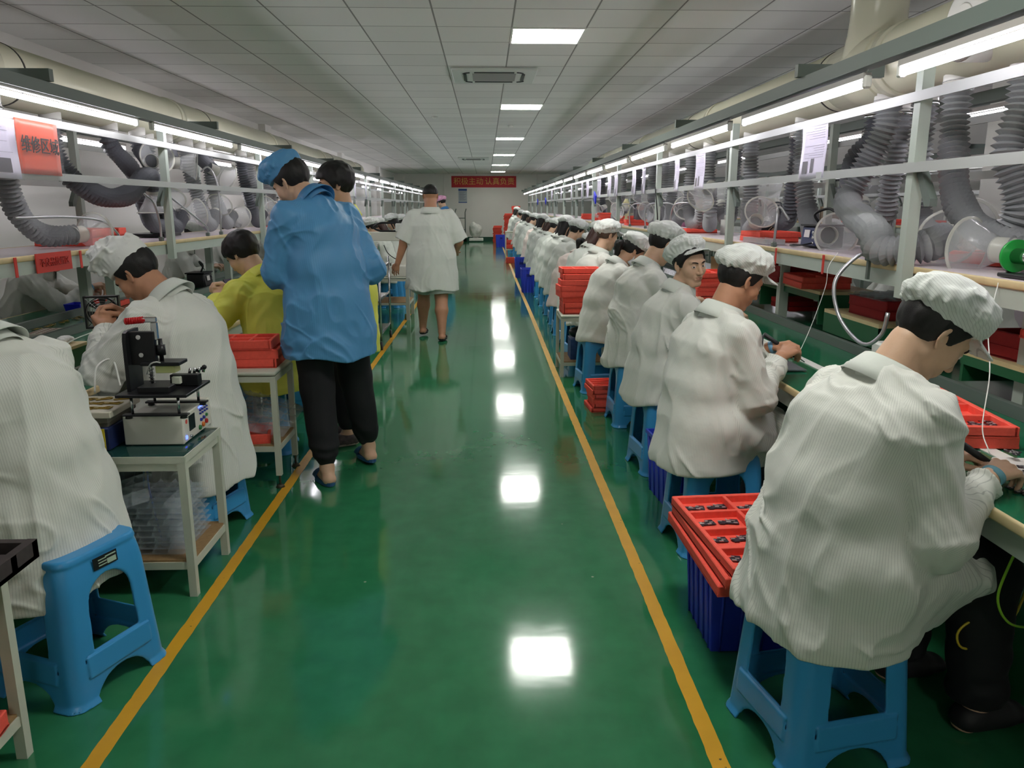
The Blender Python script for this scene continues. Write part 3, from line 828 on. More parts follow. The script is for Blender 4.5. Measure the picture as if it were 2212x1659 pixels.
wallm = mat('wall_paint', (228, 226, 220), rough=.8, var=.02, vscale=2, bump=.1, bscale=60)
struct(MB().bx(XL-.1, XR+.1, -3.0, YB+.1, -.1, 0).build('floor', floor_material()))
struct(MB().bx(XL-.1, XR+.1, -3.0, YB+.1, ZC, ZC+.1).build('ceiling', ceiling_material()))
struct(MB().bx(XL-.12, XL, -3.0, YB, 0, ZC).build('wall_left', wallm))
struct(MB().bx(XR, XR+.12, -3.0, YB, 0, ZC).build('wall_right', wallm))
struct(MB().bx(XL-.12, XR+.12, YB, YB+.12, 0, ZC).build('wall_back', wallm))
struct(MB().bx(XL-.12, XR+.12, -3.12, -3.0, 0, ZC).build('wall_front', wallm))
pw = MB().bx(4.1, 4.22, -3.0, 6.6, 0, ZC); struct(pw.build('wall_partition', wallm))
struct(MB().bx(3.92, 4.1, 5.2, 5.75, 0, ZC).build('pillar_right', mat('pillar_paint', (176, 168, 172), rough=.8)))
gb = mat('baseboard_green', (28, 78, 58), rough=.4)
struct(MB().bx(XL, XR, YB-.015, YB, 0, .17).build('baseboard_back', gb))
struct(MB().bx(XL, XL+.015, -3, YB, 0, .12).build('baseboard_left', gb))
# pilasters on the left wall and conduits on the back wall
for i, y in enumerate((14.5, 22.0, 29.5)):
    struct(MB().bx(XL, XL+.12, y, y+.4, 0, ZC).build('trim_%d' % (i+1), wallm))
for i, x in enumerate((-1.85, 2.25)):
    struct(MB().bx(x, x+.05, YB-.03, YB, 0, ZC).build('trim_%d' % (i+4), mat('conduit', (222, 220, 214), rough=.5)))
# yellow floor tapes with worn edges
def tape_mat():
    m = mat('floor_tape_yellow', (214, 160, 38), rough=.42, var=.10, vscale=5); nt = m.node_tree; b = nt.nodes['Principled BSDF']
    tc = N(nt, 'ShaderNodeTexCoord'); n = N(nt, 'ShaderNodeTexNoise'); n.inputs['Scale'].default_value = 38; n.inputs['Detail'].default_value = 5
    nt.links.new(tc.outputs['Object'], n.inputs['Vector'])
    lt = N(nt, 'ShaderNodeMath', operation='GREATER_THAN', i_1=.71); nt.links.new(n.outputs['Fac'], lt.inputs[0])
    mx = N(nt, 'ShaderNodeMix', data_type='RGBA'); nt.links.new(lt.outputs[0], mx.inputs['Factor'])
    old = b.inputs['Base Color'].links[0].from_socket; nt.links.new(old, mx.inputs[6]); mx.inputs[7].default_value = lin((92, 84, 50))
    nt.links.new(mx.outputs[2], b.inputs['Base Color']); return m
tm = tape_mat(); rnd = random.Random(3)
for i, xc in enumerate((-1.098, .631)):
    m_ = MB(); ys = [-1+.035*k for k in range(1040)]
    g = [[m_.bm.verts.new((xc+s*(.026+rnd.uniform(-.0018, .0012))+.004*math.sin(y*.7), y, .0012)) for s in (-1, 1)] for y in ys]
    for a, b_ in zip(g[:-1], g[1:]): m_.bm.faces.new((a[0], a[1], b_[1], b_[0]))
    struct(m_.build('trim_%d' % (i+6), tm))

# ------------------------------------------------------------------ ceiling fittings
grey = mat('steel_paint', (176, 186, 176), rough=.45, var=.03)
dgrey = mat('steel_paint_dark', (98, 108, 102), rough=.45)
alu = mat('aluminium', (172, 175, 172), rough=.5, metal=.2)
white = mat('white_plastic', (226, 226, 220), rough=.45)
black = mat('black_plastic', (24, 24, 26), rough=.45)
steel = mat('chrome', (200, 200, 202), rough=.2, metal=1.0)
wood = mat('wood_edge', (206, 186, 142), rough=.55, var=.08, vscale=12)
em_panel = mat('panel_light', (255, 255, 248), emit=PANEL_E)
em_tube = mat('tube_light', (250, 246, 255), emit=TUBE_E)
PX = (.22, .82)
pan_y = [-2.8, 1.0-.6-.235, 6.765, 11.57, 17.0, 22.4, 27.8, 33.2]  # first panel is an added fill light, unseen behind the camera
places = ['added unseen fill behind the camera', 'nearest, just behind the camera edge', 'nearest of the row in view', 'second nearest of the row', 'third nearest of the row', 'fourth nearest of the row', 'fifth nearest of the row', 'farthest, near the red banner wall']
for k, y in enumerate(pan_y):
    if k == 1: y = 1.965
    t = thing('ceiling_light', 'square white lit panel set in the tiled ceiling, '+places[k], 'ceiling light', (PX[0]+.3, y+.3, ZC), group='lit panels along the ceiling')
    MB().bx(-.3, .3, -.3, -.285, -.012, -.001).bx(-.3, .3, .285, .3, -.012, -.001).bx(-.3, -.285, -.285, .285, -.012, -.001).bx(.285, .3, -.285, .285, -.012, -.001).build('frame', white, t)
    MB().bx(-.284, .284, -.284, .284, -.008, -.002).build('diffuser', em_panel, t)

def air_unit(x, y, label):
    t = thing('air_conditioner', label, 'air conditioner', (x, y, ZC), group=None)
    m_ = MB(); r = .42
    m_.box((0, 0, -.018), (.90, .90, .034), bev=.012); m_.build('panel', mat('ac_plastic', (206, 210, 204), rough=.5), t)
    g = MB(); g.box((0, 0, -.037), (.46, .46, .006))
    g.build('grille', mat('ac_grille', (150, 148, 146), rough=.6), t)
    for a in range(4):
        R = Matrix.Rotation(a*math.pi/2, 4, 'Z')
        v = MB(); v.box(R @ Vector((0, .31, -.038)), (.42, .035, .008) if a % 2 == 0 else (.035, .42, .008)); v.build('vent_slot', black, t)
        v = MB(); v.tube([R @ Vector((.24+.09*math.sin(q), .31-.09*(1-math.cos(q)), -.037)) for q in (.2, .6, 1.0, 1.37)], .008, seg=6); v.build('corner_slot', black, t)
air_unit(.10, 9.05, 'square white ceiling air conditioner between the first two lit panels')
air_unit(-.35, 24.3, 'small distant ceiling air conditioner beside the far lit panels')
for k, (x, y) in enumerate(((.45, 14.6), (-.8, 13.2))):
    t = MB().cyl((0, 0, -.035), (0, 0, -.001), .035, .05, seg=16).build('smoke_detector', white); t.location = (x, y, ZC)
    tag(t, ('small round white smoke detector beyond the second lit panel', 'small round white detector left of the second lit panel')[k], 'smoke detector')

# ------------------------------------------------------------------ assembly lines
green_top = mat('bench_green', (26, 104, 72), rough=.16, var=.06, vscale=3)
shelf_top = mat('shelf_laminate', (214, 202, 208), rough=.35)
redtape = mat('red_tape', (205, 50, 38), rough=.4)
def line(name, label, xe, xs, xb, xe2, sgn, y0, y1, posts, px_lamp, duct_x=0):
    """xe bench edge on the aisle, xs shelf front, xb shelf back, xe2 far bench edge"""
    t = thing(name, label, 'workbench line', (0, 0, 0))
    X = lambda a, b_: (min(a, b_), max(a, b_))
    MB().bx(*X(xe+sgn*.012, xe2-sgn*.012), y0, y1, .725, .752).build('tabletop', green_top, t)
    for a in (xe, xe2):
        s_ = sgn if a == xe else -sgn
        MB().bx(*X(a, a+s_*.014), y0, y1, .722, .754, bev=.006, seg=2).build('table_edge', wood, t)
        MB().bx(*X(a+s_*.02, a+s_*.05), y0, y1, .655, .722).build('table_apron', grey, t)
    MB().bx(*X(xe+sgn*.27, xe+sgn*.32), y0, y1, .7525, .756).build('white_strip', white, t)
    for a in (xs+sgn*.10, xb-sgn*.10):
        MB().bx(*X(a, a+sgn*.03), y0, y1, .7525, .80).build('guard_rail', dgrey, t)
    MB().bx(*X(xs+sgn*.012, xb-sgn*.012), y0, y1, 1.225, 1.25).build('shelf', shelf_top, t)
    for a, s_ in ((xs, sgn), (xb, -sgn)):
        MB().bx(*X(a-s_*.002, a+s_*.014), y0, y1, 1.222, 1.252, bev=.006, seg=2).build('shelf_edge', wood, t)
        MB().bx(*X(a+s_*.004, a+s_*.04), y0, y1, 1.155, 1.222).build('shelf_apron', grey, t)
    for y in posts:
        for a, s_ in ((xs, -sgn), (xb, sgn)):
            MB().bx(*X(a+s_*.004, a+s_*.052), y-.025, y+.025, 1.12, 2.07).build('post', grey, t)
            q = MB(); q.prism([(0, 0), (.04, 0), (.12, .13), (.12, .16), (.10, .16), (0, .03)], .03)
            o = q.build('brace', dgrey, t)
            o.matrix_local = Matrix(((0, 0, 1, a+s_*.02-.015), (1, 0, 0, y-.145), (0, 1, 0, 1.50), (0, 0, 0, 1)))
        for a in (xs+sgn*.2, xb-sgn*.2):
            MB().bx(a-.03, a+.03, y-.55, y-.49, .752, 1.225).build('shelf_support', grey, t)
        if duct_x:
            MB().bx(*X(px_lamp-sgn*.05, duct_x-sgn*.178), y+.66, y+.70, 2.107, 2.165).build('cross_bar', dgrey, t)
            MB().bx(*X(duct_x+sgn*.178, xb+sgn*.12), y+.66, y+.70, 2.107, 2.165).build('cross_bar', dgrey, t)
        else: MB().bx(*X(px_lamp-sgn*.05, xb+sgn*.12), y+.66, y+.70, 2.107, 2.165).build('cross_bar', dgrey, t)
        for a in (xe+sgn*.12, xe2-sgn*.12):
            MB().bx(a-.02, a+.02, y-.02, y+.02, 0, .725).build('leg', grey, t)
        MB().bx(*X(xe+sgn*.12, xe2-sgn*.12), y-.015, y+.015, .10, .14).build('foot_rail', grey, t)
    for z in (1.655, 1.932):
        for a, s_ in ((xs, -sgn), (xb, sgn)):
            MB().bx(*X(a+s_*.055, a+s_*.064), y0, y1, z-.02, z+.02).build('rail', alu, t)
    for a in (px_lamp, xb+sgn*(xs-px_lamp)*sgn*1.0):
        MB().bx(a-.032, a+.032, y0, y1, 2.045, 2.105).build('lamp_channel', dgrey, t)
    return t
lineR = line('assembly_line', 'long workbench line with raised shelf running down the right of the aisle', 1.28, 1.80, 2.46, 3.02, 1, .2, 33.0,
     [.72+2.48*k+.10 for k in range(14)], 1.55, 2.10)
lineL = line('assembly_line', 'long workbench line with raised shelf running down the left of the aisle', -1.66, -2.37, -2.95, -3.30, -1, .5, 31.0,
     [1.05+2.49*k for k in range(13)], -2.2, -2.76)
lineF = line('assembly_line', 'distant workbench line behind the one on the right, boxes on its shelf', 4.98, 5.48, 6.14, 6.7, 1, 7.4, 33.0,
     [8.1+2.48*k for k in range(11)], 5.25)

def tubes(x, ys, L, base, where, z=2.0):
    src = None
    for k, y in enumerate(ys):
        lab = 'lit tube lamp over the %s bench, %s' % (where, ORD[k] if k < len(ORD) else 'number %d from the camera' % (k+1))
        if src is None:
            src = t = thing('tube_lamp', lab, 'tube lamp', (x, y, z), group='tube lamps over the %s bench' % where)
            MB().cyl((0, .0, 0), (0, L, 0), .0135, seg=12).build('tube', em_tube, t)
            for q in (-.012, L-.012): MB().box((0, q+.012, .008), (.03, .03, .05), bev=.006).build('lamp_holder', white, t)
            MB().box((0, L/2, .033), (.034, L, .022)).build('batten', mat('batten', (170, 165, 160), rough=.4), t)
            MB().tube([(0, .04, .04), (.0, .0, .055)], .003, seg=5).build('wire', white, t)
        else: dup(src, (x, y, z), label=lab)
ORD = ['nearest the camera', 'second from the camera', 'third from the camera', 'fourth from the camera', 'fifth from the camera', 'sixth from the camera',
       'seventh from the camera', 'eighth from the camera', 'ninth from the camera', 'tenth from the camera', 'eleventh from the camera', 'twelfth from the camera',
       'thirteenth from the camera', 'fourteenth from the camera', 'fifteenth from the camera', 'sixteenth from the camera', 'seventeenth from the camera']
tubes(1.55, [1.50+1.835*k for k in range(17)], 1.56, 0, 'right', 1.985)
tubes(-2.2, [1.72+1.90*k for k in range(15)], 1.66, 0, 'left', 2.01)
tubes(2.71, [1.0+2.4*k for k in range(13)], 1.2, 0, 'far side of the right', 1.985)
tubes(-3.12, [6.0+2.9*k for k in range(9)], 1.2, 0, 'far side of the left', 1.985)
tubes(5.25, [7.6+2.0*k for k in range(13)], 1.56, 0, 'distant right', 1.985)

# ------------------------------------------------------------------ exhaust ducts
pvc = mat('pvc_duct', (196, 194, 172), rough=.22, var=.05, vscale=2)
strap = mat('strap_black', (52, 50, 48), rough=.6)
def duct(label, x, z, y0, y1, stubs, r=.172, sx=1, caps=()):
    t = thing('exhaust_duct', label, 'duct', (0, 0, 0))
    MB().cyl((x, y0, z), (x, y1, z), r, seg=40).sph((x, y1, z), r, seg=32).build('main_pipe', pvc, t)
    y = y0+1.5
    while y < y1:
        MB().cyl((x, y-.05, z), (x, y+.05, z), r+.008, seg=40).build('coupling', pvc, t)
        MB().cyl((x, y+.7, z), (x, y+.715, z), r+.003, seg=40).build('strap', strap, t)
        y += 3.1
    for ys in stubs:
        MB().lathe([(.175, -.02), (.15, .12), (.143, .2), (.143, .46), (.155, .47), (.155, ZC-z)], Matrix.Translation((x, ys, z+.06)), seg=32).build('riser', pvc, t)
        MB().cyl((x, ys-.24, z), (x, ys+.24, z), r+.010, seg=40).build('tee_sleeve', pvc, t)
    for yc in caps:
        MB().cyl((x, yc, z), (x-sx*.19, yc, z), .15, .15, seg=32).cyl((x-sx*.19, yc, z), (x-sx*.205, yc, z), .15, .12, seg=32).cyl((x-sx*.205, yc, z), (x-sx*.21, yc, z), .07, .065, seg=32).build('cleaning_cap', mat('pvc_white', (216, 214, 208), rough=.3), t)
    return t
duct('thick cream plastic exhaust pipe under the ceiling along the right bench', 2.10, 2.215, -.5, 15.3, (4.45,), sx=1, caps=(3.30,))
duct('thick cream plastic exhaust pipe under the ceiling along the left wall', -2.76, 2.23, -.5, 17.5, (4.35,), sx=-1)

hosem = mat('hose_grey', (156, 158, 160), rough=.42, var=.08, vscale=10)
hosed = mat('hose_dark', (106, 108, 114), rough=.42, var=.08, vscale=10)
clear = mat('clear_plastic', (232, 234, 236), rough=.08, alpha=.26, spec=.8)
sleevem = mat('sleeve_film', (236, 238, 240), rough=.12, alpha=.09, spec=.8)
clearr = mat('clear_plastic_rim', (226, 226, 216), rough=.2, alpha=.6)
gn = mat('gooseneck', (190, 190, 194), rough=.28, metal=.85, bump=.6, bscale=260)
def hose(label, pts, cone=None, m_=None, r=.064, group='grey exhaust hoses over the benches', parent_loc=None, pitch=.025):
    """pts world path from the pipe; cone = axis direction at the end (or None)"""
    b0 = Vector(pts[0])
    t = thing('exhaust_hose', label, 'exhaust hose', b0, group=group)
    P = resample(spline([Vector(p)-b0 for p in pts], 14), pitch/2)
    rs = [r*(1.0 if i % 2 == 0 else .66)*(1+.05*math.sin(i*.31)) for i in range(len(P))]
    q = MB(); q.tube(P, rs, seg=18, smooth=False); o = q.build('hose', m_ or hosem, t)
    MB().cyl((0, 0, -.03), (0, 0, .06), r*.95, seg=20).build('spigot', mat('pvc_white', (216, 214, 208)), t)
    MB().cyl((0, 0, -.035), (0, 0, -.015), r*1.03, seg=20).build('clamp', steel, t)
    e = P[-1]
    if cone is None: cone = (P[-1]-P[-4])
    if True:
        d = Vector(cone).normalized()
        M = Matrix.Translation(e) @ align(d)
        MB().lathe([(.050, -.04), (.050, .045), (.052, .05)], M, seg=28).build('collar', clearr, t, thick=.002)
        MB().lathe([(.050, .045), (.075, .10), (.118, .175)], M, seg=32).build('cone', clear, t, thick=.002)
        MB().lathe([(.116, .172), (.128, .176), (.128, .180), (.116, .178)], M, seg=32).build('rim', clearr, t)
    return t

ZT = 2.035
def H(x, y, *rest): return [(x, y, ZT)]+[(x+a, y+b_, z) for a, b_, z in rest]
XRD = 2.08
hose('grey ribbed hose ending in a clear cone lying open towards the aisle, nearest right post', H(XRD, 3.60, (.0, -.02, 1.8), (-.02, -.12, 1.55), (.0, -.30, 1.40), (.06, -.62, 1.33), (-.02, -.52, 1.33)), cone=(-.35, .9, .02))
hose('grey ribbed hose at the right edge of the picture curling up', H(XRD+.05, 3.22, (0, 0, 1.9), (-.03, 0, 1.7), (.02, -.04, 1.5), (0, -.02, 1.36), (.05, -.15, 1.32), (.06, -.3, 1.42)))
hose('thick grey hose sagging over the shelf edge between the two nearest right posts', H(XRD, 4.22, (0, 0, 1.9), (-.06, .06, 1.7), (-.14, .05, 1.52), (-.20, -.30, 1.42), (-.29, -.60, 1.38), (-.32, -.74, 1.31), (-.20, -.84, 1.33), (-.08, -.80, 1.37)), cone=(.7, .3, .2), r=.070)
hose('grey hose behind the sagging one, clear cone turned to the right', H(XRD+.16, 4.15, (0, 0, 1.85), (.02, .02, 1.6), (.03, -.05, 1.40), (.0, -.35, 1.33), (-.06, -.48, 1.33)), cone=(-.45, -.6, .15))
hose('grey hose left of the big instruction sheet, curling on the shelf', H(XRD, 5.30, (0, 0, 1.9), (.0, -.05, 1.65), (.02, -.12, 1.45), (0, -.28, 1.32), (-.03, -.55, 1.33)), r=.066)
hose('dark grey twisted hose behind the big instruction sheet', H(XRD+.2, 4.75, (0, 0, 1.9), (-.05, .1, 1.78), (-.02, .22, 1.6), (.05, .28, 1.40)), m_=hosed)
hose('grey hose right beside the second post', H(XRD, 6.35, (0, 0, 1.9), (.02, 0, 1.6), (0, -.05, 1.4), (-.02, -.16, 1.32), (-.03, -.30, 1.38)), r=.066)
hose('grey hose with a clear cone facing the camera, left of the second post', H(XRD-.02, 7.45, (0, -.02, 1.75), (.02, -.02, 1.45), (0, -.12, 1.33), (-.05, -.3, 1.42), (-.06, -.30, 1.60), (-.10, -.42, 1.66)), cone=(-.5, -.5, -.45))
hose('grey hose looping low beside the third post', H(XRD, 8.2, (0, 0, 1.85), (.0, .0, 1.5), (.0, -.15, 1.33), (.0, -.45, 1.36), (-.02, -.55, 1.5)))
hose('grey hose bent in a wide loop above the seated workers', H(XRD-.02, 8.85, (0, 0, 1.8), (-.02, -.05, 1.5), (-.02, -.25, 1.33), (-.02, -.52, 1.42)))
HL = ['grey hose hanging above the right shelf, first past the third post', 'grey hose hanging above the right shelf, second past the third post',
      'grey hose hanging above the right shelf, third past the third post', 'grey hose hanging above the right shelf, fourth past the third post',
      'grey hose hanging above the right shelf, fifth past the third post', 'grey hose hanging above the right shelf, sixth past the third post']
rr_ = random.Random(5)
for k in range(6):
    y = 9.5+.95*k; s_ = rr_.uniform(-1, 1)
    hose(HL[k], H(XRD+rr_.uniform(-.03, .08), y, (0, 0, 1.85), (.02*s_, .04*s_, 1.55), (0, -.1, 1.36), (-.02, -.28, 1.34), (-.03, -.4, 1.48)), cone=(-.6, -.5, -.2) if k % 2 else None, m_=hosed if k % 3 == 2 else hosem)
for k in range(5):
    y = 4.6+1.5*k
    hose(['grey hose of the far bench side, nearest of five behind the right shelf', 'second grey hose on the far bench side behind the right shelf', 'third grey hose on the far bench side behind the right shelf', 'fourth grey hose on the far bench side behind the right shelf', 'fifth grey hose on the far bench side behind the right shelf'][k],
         H(XRD+.27, y, (0, 0, 1.85), (.0, .05, 1.6), (.02, .12, 1.40), (.02, .3, 1.38), (0, .4, 1.5)), cone=(.3, .4, .5) if k % 2 == 0 else None, m_=hosed if k % 2 else hosem)
# left side
XLD = -2.74
hose('dark grey hose bending left out of the picture into a clear cylinder', H(XLD, 3.75, (.0, .1, 1.9), (.1, .35, 1.62), (.2, .15, 1.50), (.25, -.25, 1.44), (.26, -.28, 1.36)), m_=hosed, cone=(0, 0, -1))
hose('dark grey hose sweeping in an S to a downward clear cone beside the orange sign', H(XLD, 5.30, (.0, .0, 1.85), (.06, .05, 1.68), (.16, .24, 1.565), (.24, .45, 1.58), (.27, .66, 1.70), (.26, .82, 1.71), (.24, .88, 1.63)), m_=hosed, r=.068, cone=(0, 0, -1))
hose('grey hose hooked low behind the first left post', H(XLD+.02, 6.05, (0, 0, 1.93), (.06, .2, 1.75), (.06, .34, 1.5), (.05, .5, 1.36), (.02, .8, 1.34), (.0, .95, 1.45)), m_=hosed)
hose('grey hose lying along the left shelf with its clear cone open to the right', H(XLD+.1, 4.5, (-.02, .1, 1.8), (-.05, .2, 1.5), (.0, .35, 1.34), (.12, .52, 1.33)), cone=(.15, .9, .05))
LLs = ['first', 'second', 'third', 'fourth', 'fifth', 'sixth', 'seventh', 'eighth', 'ninth']
for k in range(9):
    y = 6.75+.72*k; s_ = rr_.uniform(-1, 1)
    hose('grey hose above the left shelf behind the first left post, %s of the row' % LLs[k],
         H(XLD+rr_.uniform(-.05, .12), y, (0, .02, 1.85), (.03, .10+.05*s_, 1.6), (.05, .18, 1.40), (.04, .36, 1.33), (.04, .52, 1.42)),
         cone=((.4, .5, .1), (.5, -.6, .1), (.2, .9, -.2))[k % 3] if k % 2 == 0 else None, m_=hosem if k % 3 else hosed, r=.066)
# clear cones of the left line held high
for k, (x, y, z, d) in enumerate(((-2.52, 6.35, 1.83, (.5, -.6, .15)), (-2.55, 6.9, 1.86, (.8, .35, -.1)), (-2.5, 7.7, 1.84, (.5, .7, -.35)))):
    hose(['short dark hose with a big clear cone facing the camera, right of the orange sign', 'short hose with a clear cone turned to the aisle by the first left post', 'short hose with a tilted clear cone past the first left post'][k],
         [(XLD+.05, y+.1, ZT), (XLD+.06, y+.12, z+.1), (x-.05, y, z)], cone=d, m_=hosed)

def gooseneck(label, pts, r=.008):
    b0 = Vector(pts[0]); t = thing('gooseneck_arm', label, 'gooseneck arm', b0, group='bendable metal hose holders')
    MB().tube(resample(spline([Vector(p)-b0 for p in pts], 12), .02), r, seg=10).build('flexible_neck', gn, t)
    MB().box((0, 0, .0), (.03, .03, .03), bev=.004).box((0, 0, -.05), (.012, .02, .10)).build('clamp', dgrey, t)
gooseneck('silver bendable arm dangling below the right shelf beside the nearest cap', [(1.77, 3.62, 1.27), (1.72, 3.62, 1.28), (1.62, 3.62, 1.16), (1.63, 3.56, 1.0), (1.68, 3.42, .90), (1.73, 3.36, .95), (1.74, 3.34, 1.05)], .009)
gooseneck('silver bendable arm standing on the right shelf by the third hose', [(1.83, 5.02, 1.265), (1.83, 5.0, 1.40), (1.85, 5.03, 1.50), (1.9, 4.98, 1.42)])
gooseneck('silver bendable arm curving along the left shelf to the clear cylinder', [(-2.40, 5.33, 1.265), (-2.40, 5.30, 1.33), (-2.42, 5.15, 1.41), (-2.45, 4.8, 1.44), (-2.5, 4.35, 1.44)])
gooseneck('silver bendable arm on the left shelf rising to the downward cone', [(-2.40, 6.0, 1.265), (-2.40, 6.0, 1.38), (-2.41, 5.95, 1.52), (-2.44, 5.85, 1.60), (-2.46, 5.85, 1.68)])
gooseneck('tall silver bendable arm on the left shelf past the first post', [(-2.40, 7.35, 1.265), (-2.39, 7.34, 1.5), (-2.40, 7.33, 1.72), (-2.45, 7.3, 1.84), (-2.5, 7.25, 1.80)])
gooseneck('silver bendable arm slanting down to the left shelf past the first post', [(-2.40, 7.0, 1.265), (-2.40, 6.98, 1.33), (-2.44, 6.7, 1.46), (-2.48, 6.3, 1.62)])
for k, y in enumerate((7.9, 8.7, 9.2, 10.2, 11.2)):
    gooseneck('silver bendable arm arching over the right shelf, %s past the second post' % LLs[k], [(1.84, y, 1.265), (1.83, y, 1.42), (1.86, y-.05, 1.52), (1.98, y-.12, 1.53), (2.06, y-.15, 1.46)])

# ------------------------------------------------------------------ sheets of paper in clear sleeves
paper = mat('paper_lilac', (222, 216, 236), rough=.25, spec=.6)
ink = mat('ink_grey', (120, 118, 130), rough=.6)
def sheet_(label, x, y, w_, h_, ztop, mside, big=False, group='instruction sheets on the rails', seed=0):
    t = thing('instruction_sheet', label, 'paper sheet', (x, y, ztop), group=group)
    f = lambda u, v: Vector((mside*(.006*math.sin(u*3+seed)+.004*math.sin(v*5)), w_*u, -h_*v))
    MB().sheet(f, 8, 8).build('paper', paper, t, thick=.0015)
    q = MB(); e = -mside*.003
    rg = random.Random(seed)
    for k in range(13):
        v = .06+.045*k; L_ = rg.uniform(.4, .85)
        if k in (5, 6): continue
        q.sheet(lambda a, b_: f(.08+L_*a, v+.006*b_)+Vector((e, 0, 0)), 4, 1)
    q.build('printed_lines', ink, t)
    q = MB(); q.sheet(lambda a, b_: f(.45+.12*a, .62+.27*b_)+Vector((e, 0, 0)), 3, 3); q.sheet(lambda a, b_: f(.68+.2*a, .66+.24*b_)+Vector((e, 0, 0)), 3, 3)
    q.build('printed_photo', mat('print_dark', (96, 92, 100), rough=.5), t)
    MB().sheet(lambda a, b_: f(-.02+1.04*a, -.02+1.04*b_)+Vector((e*2, 0, 0)), 8, 8).build('plastic_sleeve', sleevem, t)
sheet_('large lilac-white instruction sheet hanging between the two nearest right posts', 1.735, 4.13, .30, .27, 1.915, 1, seed=1)
for k, (y, w_) in enumerate(((6.42, .24), (7.25, .16), (8.75, .22), (9.3, .3), (10.6, .3), (11.2, .26), (12.2, .3), (13.6, .3), (14.4, .25), (16.2, .3), (18.4, .3), (21, .3))):
    sheet_('white instruction sheet in a sleeve on the right rails, %s past the second post' % (LLs+['tenth', 'eleventh', 'twelfth'])[k], 1.735, y, w_, .28, 1.912, 1, seed=k+2)
for k, (y, w_) in enumerate(((3.50, .60), (9.1, .22), (13.2, .2), (14.3, .2), (15.6, .2))):
    sheet_(['glossy white sheet at the left picture edge beside the orange sign', 'white sheet on the left rails behind the blue cap', 'white sheet on the left rails, first past the bare-headed man', 'white sheet on the left rails, second past the bare-headed man', 'white sheet on the left rails, third past the bare-headed man'][k], -2.30, y, w_, .28, 1.912, -1, seed=k+20)

def text_mesh(s, size, m_, parent, M, name='lettering', ext=.0015):
    cu = bpy.data.curves.new('txt', 'FONT'); cu.body = s; cu.size = size; cu.align_x = 'CENTER'; cu.align_y = 'CENTER'; cu.extrude = ext; cu.resolution_u = 3
    o = bpy.data.objects.new('txt', cu); COL.objects.link(o)
    dg = bpy.context.evaluated_depsgraph_get(); me = bpy.data.meshes.new_from_object(o.evaluated_get(dg))
    bpy.data.objects.remove(o); bpy.data.curves.remove(cu)
    me.materials.clear(); me.materials.append(m_)
    n = bpy.data.objects.new(name, me); COL.objects.link(n)
    if parent is not None: n.parent = parent
    n.matrix_local = M; return n
def facing(ax, ay, loc):   # matrix with text x axis -> ax, text y -> ay
    ax = Vector(ax); ay = Vector(ay); az = ax.cross(ay)
    return Matrix(((ax.x, ay.x, az.x, loc[0]), (ax.y, ay.y, az.y, loc[1]), (ax.z, ay.z, az.z, loc[2]), (0, 0, 0, 1)))
t = thing('area_sign', 'orange sign with handwritten black Chinese characters on the left rails', 'sign', (-2.30, 4.11, 1.925))
MB().sheet(lambda u, v: Vector((.005*math.sin(u*3), .39*u, -.265*v)), 8, 8).build('orange_card', mat('orange_card', (226, 84, 46), rough=.4), t, thick=.002)
text_mesh('维修区域', .088, mat('ink_black', (40, 30, 30), rough=.6), t, facing((0, 1, 0), (0, 0, 1), (.010, .195, -.125)))
MB().sheet(lambda u, v: Vector((.013, -.01+.41*u, .005-.275*v)), 4, 4).build('plastic_sleeve', sleevem, t)

# banner, notice on the back wall
t = thing('wall_banner', 'red banner with yellow Chinese characters on the far wall', 'banner', (-.07, YB-.006, 2.565))
MB().bx(-1.43, 1.43, -.01, .0, -.245, .245).build('red_cloth', mat('banner_red', (186, 44, 50), rough=.6), t)
text_mesh('积极主动', .33, mat('banner_yellow', (216, 178, 92), rough=.6), t, facing((1, 0, 0), (0, 0, 1), (-.68, -.014, .0)))
text_mesh('认真负责', .33, mat('banner_yellow', (216, 178, 92)), t, facing((1, 0, 0), (0, 0, 1), (.70, -.014, .0)))
t = thing('wall_notice', 'small blue-headed notice on the far wall under the banner', 'notice', (-1.01, YB-.006, 1.96))
MB().bx(-.19, .19, -.008, 0, -.30, .30).build('board', mat('notice_grey', (176, 186, 192), rough=.5), t)
MB().bx(-.19, .19, -.011, -.008, .22, .30).bx(-.19, .19, -.011, -.008, -.30, -.265).build('blue_bands', mat('notice_blue', (40, 80, 150), rough=.5), t)
q = MB()
for k in range(11): q.bx(-.15, .15-.05*(k % 3), -.0105, -.008, .17-.036*k, .182-.036*k)
q.build('text_lines', ink, t)
# red tape label and marks on the left shelf edge
t = thing('shelf_label', 'wide red tape label with faded characters on the left shelf edge', 'label', (-2.358, 4.24, 1.205))
MB().bx(-.001, .004, 0, .36, -.05, .052).build('tape', redtape, t)
text_mesh('不良品放置区', .05, mat('ink_darkred', (160, 40, 34), rough=.6), t, facing((0, 1, 0), (0, 0, 1), (.006, .18, 0)))
for k, (x, y, s_) in enumerate(((-2.357, 4.06, 'left shelf edge, left of the wide red label'), (-2.357, 4.71, 'left shelf edge, right of the wide red label'), (1.788, 4.86, 'right shelf edge near the black soldering station'), (1.788, 4.16, 'right shelf edge under the sagging hose'), (1.788, 3.02, 'right shelf edge above the nearest white cap'))):
    o = MB().box((0, 0, -.005), (.004, .022, .10)).build('tape_mark', redtape); o.location = (x, y, 1.205); tag(o, 'narrow strip of red tape on the '+s_, 'tape')
